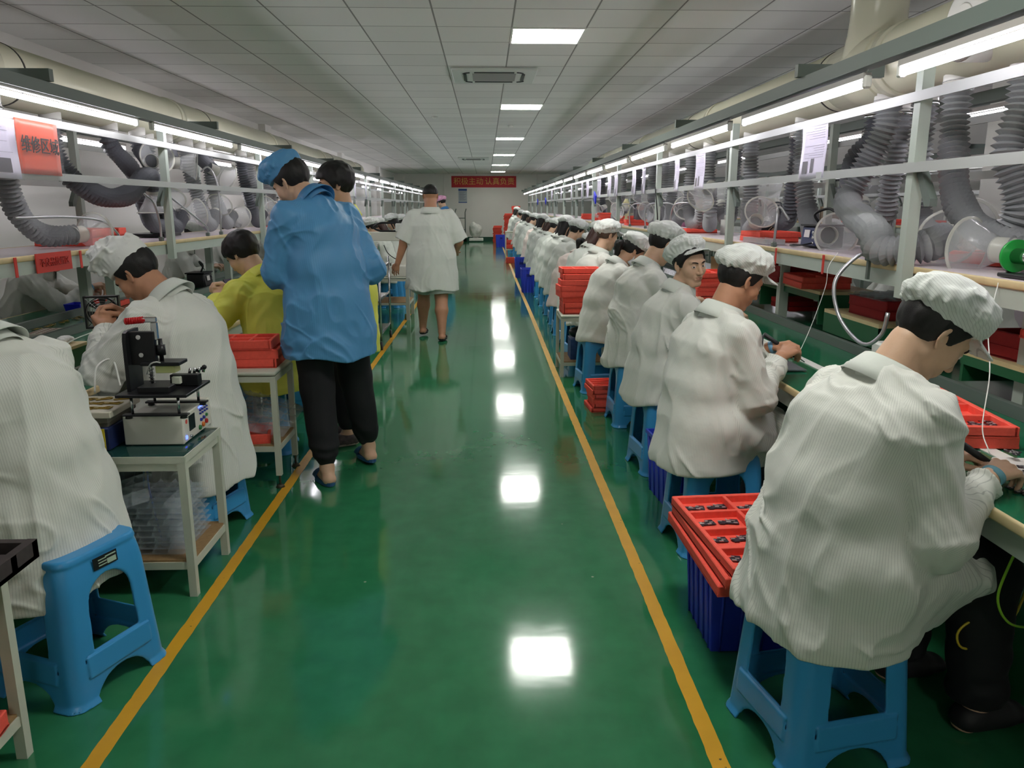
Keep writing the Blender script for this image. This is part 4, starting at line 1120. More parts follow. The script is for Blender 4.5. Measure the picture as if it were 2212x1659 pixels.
# ------------------------------------------------------------------ shared props
def stool_mesh():
    hgt = .47
    def f(P):
        z = P[:, 2]; q = np.abs(P[:, :2])
        wv = .188-.030*np.clip(z/hgt, 0, 1)-.012*np.clip((z-.36)/.11, 0, 1)**2
        rr = .062
        d2 = np.stack([q[:, 0]-wv+rr, q[:, 1]-wv+rr], 1)
        out = np.sqrt((np.maximum(d2, 0)**2).sum(1))+np.minimum(d2.max(1), 0)-rr
        # corner bulge and foot flare
        cd_ = np.abs(q[:, 0]-q[:, 1])
        out = out-.007*np.exp(-(cd_/.045)**4)
        out = out-.012*np.clip(1-z/.022, 0, 1)
        # raised lower rail and arch rim
        u = np.minimum(q[:, 0], q[:, 1])
        out = out-.006*((z > .085) & (z < .158) & (u < .125)).astype(f4)
        shell = np.maximum(out, -(out+.009))
        top = smax(np.maximum(out-.006, z-hgt), (hgt-.022)-z, .004)
        shell = smax(shell, z-hgt+.004, .006)
        # window
        a = .088-.012*np.clip((z-.16)/.25, 0, 1)
        zt = .385
        arch = np.where(z > zt-a, np.sqrt(u*u+(z-(zt-a))**2)-a, np.maximum(u-a, .165-z))
        # only where this is a side face
        face = np.maximum(q[:, 0], q[:, 1])-.10
        win = smax(arch, -face, .002)
        shell = smax(shell, -win, .004)
        b = .100
        low = np.maximum(np.sqrt(u*u+np.maximum(z-.0, 0)**2*1.9)-b, -face)
        low = np.minimum(low, np.maximum(np.maximum(u-b, z-.02), -face))
        shell = smax(shell, -low, .004)
        d = smin(shell, top, .004)
        hole = np.sqrt(P[:, 0]**2+P[:, 1]**2)-.014
        return smax(smax(d, -hole, .002), -z, .002)
    return mesh_sdf([(f, V(0, 0, .23), .5)], (-.23, -.23, -.02), (.23, .23, .5), .0045, margin=.02)
_sv, _sq = stool_mesh()
stoolm = mat('stool_blue', (60, 148, 206), rough=.28, spec=.5)
stoolv = mat('stool_violet', (78, 96, 190), rough=.3)
STOOL = None
def stool(label, x, y, rz=0.0, group='blue plastic stools', name='plastic_stool'):
    global STOOL
    if STOOL is None:
        STOOL = np_mesh('plastic_stool', _sv, _sq, stoolm); o = STOOL
    else: o = STOOL.copy(); COL.objects.link(o)
    o.name = name; o.location = (x, y, 0); o.rotation_euler = (0, 0, rz)
    return tag(o, label, 'stool', group)

foam = mat('foam_red', (244, 92, 76), rough=.75, var=.07, vscale=60, bump=.35, bscale=180)
foamd = mat('foam_darkred', (150, 28, 30), rough=.8, var=.07, vscale=60)
def tray_bm(L, W, T, nx, ny, w_=.018):
    q = MB(); q.box((0, 0, .004), (L, W, .008))
    q.box((-L/2+w_/2, 0, T/2), (w_, W, T), bev=.003); q.box((L/2-w_/2, 0, T/2), (w_, W, T), bev=.003)
    q.box((0, -W/2+w_/2, T/2), (L-.01, w_, T), bev=.003); q.box((0, W/2-w_/2, T/2), (L-.01, w_, T), bev=.003)
    for i in range(1, nx): q.box((-L/2+L*i/nx, 0, T/2-.001), (w_*.8, W-.01, T-.002), bev=.002)
    for j in range(1, ny): q.box((0, -W/2+W*j/ny, T/2-.001), (L-.01, w_*.8, T-.002), bev=.002)
    return q
TR = {}
def tray(label, x, y, z, rz=0.0, kind='a', group='red foam trays', m_=None):
    sp = {'a': (.36, .27, .034, 2, 4), 'b': (.34, .24, .032, 3, 2), 'c': (.40, .30, .036, 2, 2), 's': (.27, .20, .03, 2, 2), 'f': (.36, .25, .05, 3, 2), 'e': (.40, .62, .036, 2, 4), 'd': (.36, .26, .05, 1, 1)}[kind]
    key = (kind, (m_ or foam).name)
    if key not in TR:
        TR[key] = tray_bm(*sp).build('foam_tray', m_ or foam); o = TR[key]
    else: o = TR[key].copy(); COL.objects.link(o)
    o.location = (x, y, z); o.rotation_euler = (0, 0, rz)
    return tag(o, label, 'tray', group)
TRAYH = {'a': .034, 'b': .032, 'c': .036, 's': .03, 'f': .05, 'e': .036, 'd': .05}
def tray_stack(where, x, y, z, n, kind='a', rz=0.0, jit=.012, m_=None, seed=0, group=None, x1=None):
    r_ = random.Random(seed+n); h = TRAYH[kind]
    for k in range(n):
        lab = ('top red foam tray of the pile '+where) if k == n-1 else ('red foam tray piled '+where)
        tray(lab, x+r_.uniform(-jit, jit), y+r_.uniform(-jit, jit), z+k*(h+.0006), rz+r_.uniform(-.05, .05), kind, group or 'trays in the stack '+where, m_)
    return z+n*(h+.0006)

pcbk = mat('part_dark', (52, 46, 58), rough=.4, metal=.3); gold = mat('part_gold', (176, 148, 62), rough=.3, metal=.8)
silv = mat('part_silver', (196, 196, 200), rough=.3, metal=.7)
PARTS = {}
def phone_part(label, x, y, z, rz, kind=0, group='small circuit parts', sc=1.0):
    if kind not in PARTS:
        r_ = random.Random(kind*7+3); t = thing('circuit_part', label, 'circuit part')
        q = MB(); q.box((0, 0, .0015), (.062, .022, .002)); q.box((.018, .014, .0015), (.024, .022, .002)); q.box((-.02, -.010, .0015), (.016, .012, .002))
        q.build('board', gold if kind == 1 else pcbk, t)
        q = MB()
        for k in range(6): q.box((r_.uniform(-.028, .028), r_.uniform(-.009, .016), .0036), (r_.uniform(.005, .015), r_.uniform(.004, .009), .0022))
        q.build('chips', silv if kind != 1 else gold, t)
        PARTS[kind] = t; o = t
        o.location = (x, y, z); o.rotation_euler = (0, 0, rz); o.scale = (sc,)*3
        return tag(o, label, 'circuit part', group)
    o = dup(PARTS[kind], (x, y, z), rz, label, group=group); o.scale = (sc,)*3; return o

crm = mat('crate_blue', (48, 68, 200), rough=.4)
def crate(label, x, y, z=0.0, rz=0.0, L=.30, W=.22, Hh=.30, group='blue plastic crates'):
    t = thing('plastic_crate', label, 'crate', (x, y, z), rz, group)
    q = MB(); tp = .018
    for sx_, sy_ in ((1, 0), (-1, 0), (0, 1), (0, -1)):
        if sx_:
            M = [( sx_*(L/2-tp), -W/2+tp, 0), (sx_*(L/2-tp), W/2-tp, 0), (sx_*L/2, W/2, Hh), (sx_*L/2, -W/2, Hh)]
        else:
            M = [(-L/2+tp, sy_*(W/2-tp), 0), (L/2-tp, sy_*(W/2-tp), 0), (L/2, sy_*W/2, Hh), (-L/2, sy_*W/2, Hh)]
        vs = [q.bm.verts.new(v) for v in M]; q.bm.faces.new(vs)
    q.build('walls', crm, t, thick=.004)
    MB().bx(-L/2+tp, L/2-tp, -W/2+tp, W/2-tp, 0, .005).build('base', crm, t)
    q = MB()
    q.bx(-L/2-.008, L/2+.008, -W/2-.008, -W/2+.002, Hh-.02, Hh).bx(-L/2-.008, L/2+.008, W/2-.002, W/2+.008, Hh-.02, Hh)
    q.bx(-L/2-.008, -L/2+.002, -W/2, W/2, Hh-.02, Hh).bx(L/2-.002, L/2+.008, -W/2, W/2, Hh-.02, Hh)
    q.build('rim', crm, t)
    q = MB()
    for u in (-.38, -.2, 0, .2, .38):
        for s_ in (-1, 1):
            q.tube([(u*L, s_*(W/2-tp+.003), .0), (u*L, s_*(W/2+.004), Hh-.02)], .005, seg=4)
            q.tube([(s_*(L/2-tp+.003), u*W, .0), (s_*(L/2+.004), u*W, Hh-.02)], .005, seg=4)
    q.build('ribs', crm, t)
    q = MB(); q.bx(-.045, .045, -W/2-.012, -W/2-.006, Hh*.68, Hh*.80); q.build('handle', mat('crate_handle', (24, 36, 130), rough=.5), t)
    return t

cartm = mat('cart_paint', (196, 198, 182), rough=.5, var=.05, vscale=12)
def cart(label, x0, x1, y0, y1, ztop, zshelf=.14, levelers=False, top=None, legw=.03, group='small metal side tables'):
    t = thing('side_table', label, 'side table', ((x0+x1)/2, (y0+y1)/2, 0), 0, None)
    a, b_ = (x1-x0)/2, (y1-y0)/2; z0 = .07 if levelers else 0
    for sx_ in (-1, 1):
        for sy_ in (-1, 1):
            cx, cy = sx_*(a-legw/2), sy_*(b_-legw/2)
            l_ = MB().bx(cx-legw/2, cx+legw/2, cy-legw/2, cy+legw/2, z0, ztop-.025).build('leg', cartm, t)
            if levelers: MB().cyl((cx, cy, .012), (cx, cy, z0+.02), .006, seg=10).cyl((cx, cy, 0), (cx, cy, .016), .026, .014, seg=16).build('leveling_foot', mat('leveler', (78, 72, 60), rough=.5, metal=.5), l_)
    MB().bx(-a, a, -b_, b_, ztop-.022, ztop, bev=.010, seg=2).build('table_top', top or cartm, t)
    for z, nm in ((ztop-.04, 'upper_frame'), (zshelf, 'lower_frame')):
        q = MB()
        q.bx(-a+legw, a-legw, -b_+.004, -b_+legw-.004, z-.016, z+.014).bx(-a+legw, a-legw, b_-legw+.004, b_-.004, z-.016, z+.014)
        q.bx(-a+.004, -a+legw-.004, -b_+legw, b_-legw, z-.016, z+.014).bx(a-legw+.004, a-.004, -b_+legw, b_-legw, z-.016, z+.014)
        q.build(nm, cartm, t)
    MB().bx(-a+.01, a-.01, -b_+.01, b_-.01, zshelf+.014, zshelf+.022).build('shelf', mat('chipboard', (150, 120, 82), rough=.8, var=.15, vscale=60), t)
    return t

# solder station etc. reused
def wire(label, pts, r=.003, m_=None, name='cable', cat='cable', group=None):
    b0 = Vector(pts[0]); o = MB().tube(resample(spline([Vector(p)-b0 for p in pts], 10), .012), r, seg=7).build(name, m_ or black); o.location = b0
    return tag(o, label, cat, group)
# ------------------------------------------------------------------ props, left side
mirror_glass = mat('cart_glass', (30, 66, 62), rough=.08)
# nearest left table with the dark tray (cut by the picture edge)
c0 = cart('pale metal side table at the lower left picture corner under the dark foam tray', -1.74, -1.285, 1.50, 1.98, .60, .12)
q = MB(); L_, W_ = .44, .40
q.box((0, 0, .006), (L_, W_, .012)); 
for sx_ in (-1, 0, 1): q.box((sx_*(L_/2-.012), 0, .025), (.024, W_, .05))
for j in range(5): q.box((0, -W_/2+.012+j*(W_-.024)/4, .025), (L_, .024, .048))
o = q.build('foam_tray', mat('foam_black', (62, 54, 54), rough=.85, var=.15, vscale=50)); o.location = (-1.40, 1.76, .602); o.rotation_euler = (0, 0, .0)
tag(o, 'dark grey foam tray with empty pockets at the lower left picture edge', 'tray')
tray('red foam tray lying under the table at the lower left corner', -1.45, 1.75, .145, .1, 'd')

c1 = cart('pale metal side table with glass top carrying the test fixture, left of the tape', -1.62, -1.145, 2.88, 3.29, .575, .13, top=mirror_glass)
rim = MB(); rim.bx(-.238, .238, -.206, -.200, .55, .577).bx(-.238, .238, .200, .206, .55, .577).bx(.233, .239, -.2, .2, .55, .577); rim.build('top_rim', cartm, c1)
# controller box
t = thing('test_controller', 'white instrument box with blue, green, orange and red buttons on the glass-topped table', 'instrument', (-1.315, 3.19, .576))
bxm = mat('box_white', (222, 220, 208), rough=.4)
MB().box((0, 0, .062), (.222, .31, .108), bev=.004).build('case', mat('box_grey', (196, 194, 184), rough=.45), t)
q = MB()
for z in (.024, .034, .044, .054, .076, .086, .096): q.box((0, -.1565, z), (.20, .004, .004))
q.build('ribs', bxm, t)
for y in (-.152, .152): MB().box((0, y*1.0, .062), (.232, .016, .118), bev=.005, seg=2).build('side_bezel', bxm, t)
MB().box((.112, 0, .062), (.010, .30, .114), bev=.004).build('front_panel', bxm, t)
for y in (-.12, .12):
    for x in (-.09, .09): MB().cyl((x, y, 0), (x, y, .006), .012).build('foot', black, t)
MB().box((.118, -.068, .072), (.003, .062, .062)).build('screen', mat('screen_dark', (22, 28, 38), rough=.15), t)
bt = lambda y, z, r, c, nm='button': MB().cyl((.117, y, z), (.124, y, z), r, r*.85, seg=14).build(nm, c, t)
bb = mat('button_blue', (30, 48, 150), rough=.3); bgm = mat('button_green', (40, 120, 60), rough=.3); bo = mat('button_orange', (220, 120, 40), rough=.3); br = mat('button_red', (190, 30, 30), rough=.3)
for i in range(4): bt(.025+.026*i, .096, .0045, bb); bt(.025+.026*i, .082, .0045, bb)
bt(.03, .055, .0075, bb); bt(.062, .057, .0075, bb); bt(.095, .06, .0075, bgm)
bt(.012, .026, .011, bgm); bt(.05, .03, .011, bo); bt(.088, .034, .011, br)
MB().cyl((.117, -.135, .026), (.120, -.135, .026), .008, seg=16).build('power_light', mat('led_blue', (70, 90, 255), emit=2.5), t)
MB().cyl((.117, -.095, .020), (.126, -.095, .020), .006, seg=12).build('knob', steel, t)
MB().box((.118, .04, .110), (.002, .05, .006)).build('digit_display', mat('led_blue', (70, 90, 255)), t)
MB().cyl((.117, -.125, .088), (.1185, -.125, .088), .009, seg=16).build('red_emblem', mat('emblem_red', (205, 70, 60), rough=.5), t)
# press fixture
t = thing('press_fixture', 'black hand-press test fixture with red lever grip on top of the white instrument box', 'fixture', (-1.285, 3.10, .697))
bk = mat('anodised_black', (30, 30, 33), rough=.38, metal=.3)
for y in (-.10, .11):
    MB().box((0, y, .014), (.25, .03, .008), bev=.002).build('base_bar', bk, t)
for x in (-.105, .105):
    for y in (-.10, .11):
        MB().cyl((x, y, 0), (x, y, .012), .014, .011).build('rubber_foot', black, t)
        MB().cyl((x*.85, y, .018), (x*.85, y, .088), .0055, seg=12).build('pillar', steel, t)
MB().box((0, 0, .094), (.27, .27, .012), bev=.002).build('base_plate', bk, t)
q = MB(); q.prism([(-.075, 0), (.045, 0), (.045, .235), (-.045, .235), (-.068, .228), (-.075, .20)], .014, Matrix(((0, 0, 1, -.112), (1, 0, 0, 0), (0, 1, 0, .10), (0, 0, 0, 1))))
q.build('back_plate', bk, t)
MB().box((-.055, -.03, .265), (.10, .03, .13), bev=.003).build('slide_block', bk, t)
for x, z in ((-.06, .31), (-.055, .24)): MB().cyl((x, -.052, z), (x, -.045, z), .009, seg=14).build('bolt', steel, t)
MB().cyl((-.045, .0, .10), (-.045, .0, .24), .006, seg=12).build('guide_rod', steel, t)
q = MB(); q.tube([(-.045+.010*math.cos(a), .010*math.sin(a), .105+.0022*a) for a in np.linspace(0, 44, 240)], .0014, seg=5); q.build('spring', steel, t)
MB().box((.015, -.015, .205), (.15, .09, .014), bev=.002).build('press_arm', bk, t)
MB().box((.03, -.02, .182), (.075, .06, .028), bev=.002).build('press_pad', mat('pad_yellowgreen', (188, 192, 130), rough=.5), t)
MB().cyl((.01, -.02, .212), (.01, -.02, .30), .008, seg=12).cyl((.01, -.02, .235), (.01, -.02, .275), .017, seg=16).build('push_rod', bk, t)
MB().box((-.005, -.025, .33), (.022, .022, .07), bev=.003).box((-.02, -.025, .375), (.05, .018, .02), bev=.003).build('toggle_link', steel, t)
q = MB(); q.cyl((-.035, -.025, .375), (-.115, -.025, .368), .011, seg=14)
for k in range(8): q.cyl((-.045-.009*k, -.025, .3745-.0008*k), (-.050-.009*k, -.025, .374-.0008*k), .0135, seg=14)
q.build('lever_grip', mat('grip_red', (196, 28, 34), rough=.25), t)
MB().box((.0, -.07, .112), (.12, .07, .024), bev=.002).build('nest_block', bk, t)
MB().box((.075, .03, .125), (.11, .035, .045), bev=.002).box((.10, .06, .12), (.04, .05, .04), bev=.002).build('clamp_block', bk, t)
MB().box((.05, .005, .128), (.035, .02, .03), bev=.003).build('clear_block', mat('pad_pale', (206, 212, 196), rough=.2), t)
q = MB()
for k in range(4): q.cyl((.085+.015*k, .05+.01*k, .145), (.09+.015*k, .052+.01*k, .168), .006, seg=10)
q.build('screws', steel, t)
MB().cyl((.10, .075, .15), (.135, .075, .165), .006, seg=10).sph((.137, .075, .166), .010).build('small_lever', bk, t)
wire('thin grey tube curving under the press fixture', [(-1.33, 3.06, .86), (-1.30, 3.03, .905), (-1.27, 3.04, .91), (-1.25, 3.07, .87)], .003, mat('tube_grey', (190, 190, 186), rough=.3), 'tube', 'tube')
# heater with boards behind
t = thing('heating_plate', 'blue and yellow heating plate device left of the white instrument box', 'heating plate', (-1.56, 3.10, .576))
MB().box((0, 0, .045), (.20, .26, .09), bev=.004).build('case', mat('case_blue', (28, 42, 88), rough=.5, var=.3, vscale=30), t)
MB().box((.04, -.132, .045), (.09, .004, .085)).build('yellow_plate', mat('plate_yellow', (226, 204, 50), rough=.5), t)
MB().box((.02, -.136, .058), (.026, .008, .034), bev=.002).build('switch', mat('switch_red', (180, 20, 24), rough=.3), t)
MB().box((0, .0, .118), (.20, .25, .022), bev=.003).box((0, 0, .098), (.18, .22, .018)).build('insulation', mat('insulation_grey', (120, 116, 104), rough=.8, var=.2), t)
MB().box((0, .0, .142), (.23, .27, .026), bev=.003).build('top_block', mat('block_cream', (206, 200, 182), rough=.6, var=.1), t)
r_ = random.Random(4)
for k in range(9):
    phone_part('gold-rimmed module on the cream block of the heating plate', -1.56+(k % 3-1)*.066+r_.uniform(-.006, .006), 3.10+(k//3-1)*.075, .7325, r_.uniform(-.5, .5), kind=1, group='gold-rimmed modules on the heating plate')
wire('white cable arching behind the heating plate', [(-1.62, 3.22, .75), (-1.64, 3.3, .84), (-1.60, 3.36, .86), (-1.55, 3.30, .76)], .004, white)
wire('blue cable hanging under the glass-topped table', [(-1.36, 3.05, .55), (-1.37, 3.06, .40), (-1.35, 3.05, .28), (-1.35, 3.08, .16)], .0035, mat('cable_blue', (96, 120, 190), rough=.5))
# blister trays
blist = mat('blister_clear', (196, 206, 212), rough=.10, alpha=.30, spec=.9)
def blister(label, x, y, z, rz, rx=0.0, L=.36, W=.30, nx=6, ny=5, group='clear blister trays', ry=0.0):
    key = 'bl%d%d' % (nx, ny)
    if key not in TR:
        q = MB()
        def f(u, v):
            fx, fy = (u*nx) % 1, (v*ny) % 1
            s_ = min(1, min(min(fx, 1-fx)*7, min(fy, 1-fy)*7))
            edge = min(u, 1-u, v, 1-v) < .012
            return Vector(((u-.5)*L, (v-.5)*W, 0 if edge else .020*(1-s_)+.001))
        q.sheet(f, nx*8, ny*8, smooth=False); TR[key] = q.build('blister_tray', blist); o = TR[key]
    else: o = TR[key].copy(); COL.objects.link(o)
    o.location = (x, y, z); o.rotation_euler = (rx, ry, rz); return tag(o, label, 'tray', group)
r_ = random.Random(9)
for k in range(9):
    blister('clear plastic blister tray in the pile under the test fixture table' if k < 8 else 'clear plastic blister tray on top of the pile under the test fixture table',
            -1.38+r_.uniform(-.01, .01), 3.09+r_.uniform(-.01, .01), .156+.024*k, r_.uniform(-.04, .04), rx=.0, group='clear blister trays under the test fixture table')
blister('loose clear blister tray tilted beside the pile under the test fixture table', -1.50, 2.96, .40, .25, rx=.25, ry=-.25)
# second side table
c2 = cart('pale metal side table on screw feet carrying the red trays beside the yellow-coated worker', -1.62, -1.12, 4.11, 4.50, .645, .22, levelers=True)
tz = tray_stack('on the side table beside the yellow-coated worker', -1.33, 4.33, .646, 3, 'f', .02, seed=2, jit=.018)
for i in range(3):
    for j in range(2):
        for k in range(2): phone_part('brass-coloured circuit part in the top red tray beside the yellow-coated worker', -1.33+(i-1)*.112+.012*k, 4.33+(j-.5)*.115+.03*k-.01, tz-.042+.003*k, .4*k+.3*i, kind=1, group='circuit parts in the tray beside the yellow-coated worker')
tray('red foam tray on the lower shelf of the table beside the yellow-coated worker', -1.38, 4.24, .243, .2, 'd')
blister('clear blister tray leaning on the lower shelf beside the yellow-coated worker', -1.26, 4.36, .34, -.2, rx=.35, ry=.12)
blister('second clear blister tray leaning on the lower shelf beside the yellow-coated worker', -1.34, 4.36, .37, -.1, rx=.5, ry=.2)
stool('blue plastic stool under the large worker at the left edge, black sticker on its side', -1.345, 2.375, -.38, name='plastic_stool')
ST1 = COL.objects[-1] if False else [o for o in bpy.data.objects if o.get('category') == 'stool'][-1]
q = MB(); q.box((0, 0, 0), (.002, .09, .038)); o = q.build('sticker', black, ST1)
o.matrix_local = Matrix.Translation((.1625, -.0, .425)) @ Matrix.Rotation(-.08, 4, 'Y')
q = MB(); q.box((.0016, .022, -.006), (.001, .034, .016))
for k in range(3): q.box((.0016, -.012, .008-.009*k), (.001, .030, .003))
q.box((.0016, .02, .011), (.001, .04, .004)); o2 = q.build('sticker_print', mat('print_pale', (170, 190, 170), rough=.5), o)
stool('blue plastic stool under the worker in the floppy white hat', -1.40, 3.62, -.3)
stool('blue plastic stool under the yellow-coated worker', -1.42, 4.86, .1)
stool('empty blue plastic stool behind the yellow-coated worker', -1.52, 5.9, .3)
# bench things, left
t = thing('cooling_fan', 'square black fan with a red-starred round label standing on the left bench', 'fan', (-1.79, 3.72, .945), rz=.25)
MB().bx(-.075, .075, -.02, .02, 0, .008).bx(-.075, .075, -.02, .02, .142, .15).bx(-.075, -.067, -.02, .02, 0, .15).bx(.067, .075, -.02, .02, 0, .15).build('housing', black, t)
MB().lathe([(.068, -.02), (.068, .02)], Matrix.Translation((0, 0, .075)) @ Matrix.Rotation(math.pi/2, 4, 'X'), seg=32).build('fan_ring', black, t, thick=.003)
for k in range(7):
    a = k*2*math.pi/7
    MB().sheet(lambda u, v: Matrix.Translation((0, 0, .075)) @ Matrix.Rotation(a+v*.55, 4, 'Y') @ Vector((.026+.038*u, .006-.014*v, 0)), 4, 4).build('blade', mat('blade_grey', (70, 74, 72), rough=.35), t, thick=.0015)
MB().cyl((0, -.018, .075), (0, .01, .075), .030, seg=24).build('hub', mat('label_white', (222, 216, 214), rough=.4), t)
q = MB()
for k in range(6):
    a = k*math.pi/3; b2 = a+math.pi/6
    q.tube([(.026*math.sin(a), -.0195, .075+.026*math.cos(a)), (.016*math.sin(b2), -.0195, .075+.016*math.cos(b2)), (.026*math.sin(a+math.pi/3), -.0195, .075+.026*math.cos(a+math.pi/3))], .0016, seg=5)
q.build('red_star', mat('star_red', (200, 40, 50), rough=.5), t)
q = MB()
for r0 in (.040, .052, .064): q.tube([(r0*math.cos(a), -.0215, .075+r0*math.sin(a)) for a in np.linspace(0, 2*math.pi, 40, endpoint=False)], .0011, closed=True, seg=5)
for a in (math.pi/4, 3*math.pi/4): q.tube([(-.09*math.cos(a), -.0225, .075-.09*math.sin(a)), (.09*math.cos(a), -.0225, .075+.09*math.sin(a))], .0016, seg=5)
q.build('finger_guard', steel, t)
t = thing('flux_tin', 'round tin with a yellow and dark label under the black fan', 'tin', (-1.79, 3.72, .752))
MB().cyl((0, 0, 0), (0, 0, .19), .052, seg=32).build('can', mat('tin_cream', (206, 192, 150), rough=.4), t)
MB().cyl((0, 0, .09), (0, 0, .175), .0528, seg=32, cap=False).build('label_band', mat('tin_yellow', (206, 180, 40), rough=.4, var=.5, vscale=12), t)
t = MB().cyl((0, 0, 0), (0, 0, .012), .024, seg=24).build('plastic_disc', white); t.location = (-1.80, 3.52, .753); tag(t, 'small round white disc on the green bench below the fan', 'disc')
for k, (x, y) in enumerate(((-1.86, 3.66), (-1.82, 3.60), (-1.78, 3.63))):
    phone_part('gold watch-like part on the left bench below the fan', x, y, .753, .6*k, 1, group='gold watch-like parts below the fan')
wire('thin white wire looping from the hat wearer\'s hands down to the left bench', [(-1.72, 3.46, .965), (-1.82, 3.44, .92), (-1.9, 3.42, .83), (-1.86, 3.46, .76)], .0022, white)
o = MB().box((0, 0, .05), (.16, .30, .10), bev=.003).build('black_box', bk); o.location = (-2.05, 3.35, .753); tag(o, 'low black box on the left bench behind the large worker', 'box')
t = thing('cardboard_holder', 'green-sided small box with crumpled tissue on the left bench', 'box', (-2.02, 3.75, .753))
MB().box((0, 0, .045), (.14, .22, .09)).build('green_sides', mat('green_board', (28, 92, 56), rough=.5), t)
MB().box((0, 0, .098), (.15, .23, .014)).build('cream_top', wood, t)
MB().sph((0, .05, .125), .035, (1.1, 1.2, .55), seg=12).build('tissue', mat('tissue', (228, 228, 226), rough=.9, bump=1.0, bscale=30, bdist=.02), t)
def soldering_station(label, x, y, z, rz, s=1.0, blue=True):
    t = thing('soldering_station', label, 'soldering station', (x, y, z), rz)
    MB().box((0, 0, .065), (.16, .22, .125), bev=.008, seg=2).build('housing', black, t)
    MB().box((0, 0, .135), (.18, .25, .012), bev=.003).build('lid', bk, t)
    fp = MB().box((-.083, .0, .068), (.008, .20, .11), bev=.002, R=Matrix.Rotation(.12, 3, 'Y')).build('front_panel', mat('panel_navy', (34, 46, 92), rough=.4) if blue else black, t)
    MB().box((-.091, .02, .085), (.004, .07, .045), R=Matrix.Rotation(.12, 3, 'Y')).build('label_plate', mat('label_white', (222, 216, 214)), fp)
    for k in range(3): MB().cyl((-.086, -.07, .03+.032*k), (-.1, -.07, .03+.032*k), .009, .008, seg=12).build('knob', steel, fp)
    MB().tube(spline([(-.02, 0, .14), (-.05, .02, .20), (-.0, -.04, .235), (.02, -.12, .21)], 8), .008, seg=8).build('stand_arm', black, t)
    MB().cyl((.02, -.10, .225), (.03, -.20, .17), .012, .009, seg=12).build('iron_handle', black, t)
    MB().tube([(.03, -.20, .17), (.035, -.26, .14)], .004, seg=8).build('iron_tip', steel, t)
    MB().tube(spline([(-.10, -.07, .03), (-.16, -.08, .02), (-.17, .04, .01), (-.12, .16, .01), (.05, .19, .01), (.1, .15, .03)], 10), .0045, seg=7).build('cable', black, t)
    return t
soldering_station('black soldering station with a dark blue face on the right shelf', 2.08, 4.88, 1.252, .05)
soldering_station('black soldering station on the left bench beyond the yellow-coated worker', -2.72, 7.6, .755, math.pi, blue=False)
t = thing('test_stand', 'black equipment stand on the left shelf behind the first left post', 'equipment', (-2.75, 6.75, 1.252))
MB().box((0, 0, .02), (.30, .36, .025), bev=.003).build('base', bk, t); MB().box((.0, .10, .13), (.12, .10, .22), bev=.004).build('column', bk, t)
MB().box((.05, -.05, .16), (.03, .03, .24)).build('silver_bar', steel, t); MB().box((0, -.05, .20), (.14, .14, .03), bev=.003).build('arm', bk, t)
for k, (y, rz_) in enumerate(((5.32, .05), (5.62, .25))):
    for j in range(2): tray(['red foam tray on the left shelf by the bendable arm, left one', 'red foam tray on the left shelf by the bendable arm, right one'][k]+(' on top' if j else ' at the bottom'), -2.70, y+.08*j*0, 1.2525+.052*j*(1-k*.0), rz_+math.pi/2*0, 'd', group='red foam trays on the left shelf')
o = tray('shallow red foam tray with small parts on the far half of the left bench', -2.98, 6.15, .755, .1, 'a')
for k in range(4): phone_part('small part in the shallow red tray on the far half of the left bench', -3.04+.05*(k % 2), 6.05+.08*k, .765, .3*k, 0, group='parts in the tray of the left bench')
t = thing('small_bin', 'small bright blue bin on the left bench by the red-haired worker', 'bin', (-2.93, 5.72, .755))
q = MB()
for sx_, sy_ in ((1, 0), (-1, 0), (0, 1), (0, -1)):
    a, b_ = .045, .06
    p_ = [(sx_*a, -b_ if sx_ else sy_*b_, 0), (sx_*a if sx_ else a, b_ if sx_ else sy_*b_, 0)] if sx_ else [(-a, sy_*b_, 0), (a, sy_*b_, 0)]
    p2_ = [(sx_*(a+.012), b_+.012, .07), (sx_*(a+.012), -b_-.012, .07)] if sx_ else [(a+.012, sy_*(b_+.012), .07), (-a-.012, sy_*(b_+.012), .07)]
    q.bm.faces.new([q.bm.verts.new(v) for v in p_+p2_])
q.box((0, 0, .002), (.09, .12, .004)); q.build('bin_body', mat('bin_blue', (28, 40, 214), rough=.35), t, thick=.003)
for k in range(7): phone_part('gold connector strip on the left bench by the red-haired worker', -2.80+.02*(k % 2), 4.95+.09*k, .755+.002*(k % 2), 1.3+.2*k, 1, group='gold connector strips on the left bench')
o = MB().box((0, 0, .01), (.16, .24, .018), bev=.003).build('marked_board', mat('board_cream', (214, 206, 196), rough=.6)); o.location = (-2.62, 4.75, .755); o.rotation_euler = (0, 0, .1)
tag(o, 'cream board with rows of small marks on the left bench', 'board'); o.name = 'marked_board'
q = MB()
for i in range(4):
    for j in range(7): q.box((-.06+.035*i, -.09+.03*j, .0198), (.012, .012, .001))
q.build('marks', mat('marks_red', (150, 70, 70), rough=.6), o)
# wheeled wire trolley and machine beyond the standing pair
t = thing('wire_trolley', 'chrome wire-shelf trolley on castors behind the man in blue', 'trolley', (-1.32, 8.75, 0))
q = MB()
for sx_ in (-1, 1):
    for sy_ in (-1, 1):
        MB().cyl((sx_*.2, sy_*.42, .1), (sx_*.2, sy_*.42, .95), .012, seg=12).build('post', steel, t)
        w_ = MB().cyl((sx_*.2-.012, sy_*.42, .045), (sx_*.2+.012, sy_*.42, .045), .045, seg=20); w_.build('castor', black, t)
for z in (.16, .52, .86):
    q = MB(); q.bx(-.2, .2, -.42, .42, z, z+.008)
    for sx_ in (-1, 1):
        q.tube([(sx_*.2, -.42, z+.03), (sx_*.2, .42, z+.03)], .004, seg=6)
        q.tube([(sx_*.2, -.42+.0233*k, z+.03*(k % 2)) for k in range(37)], .0025, seg=5)
    q.build('wire_shelf', steel, t)
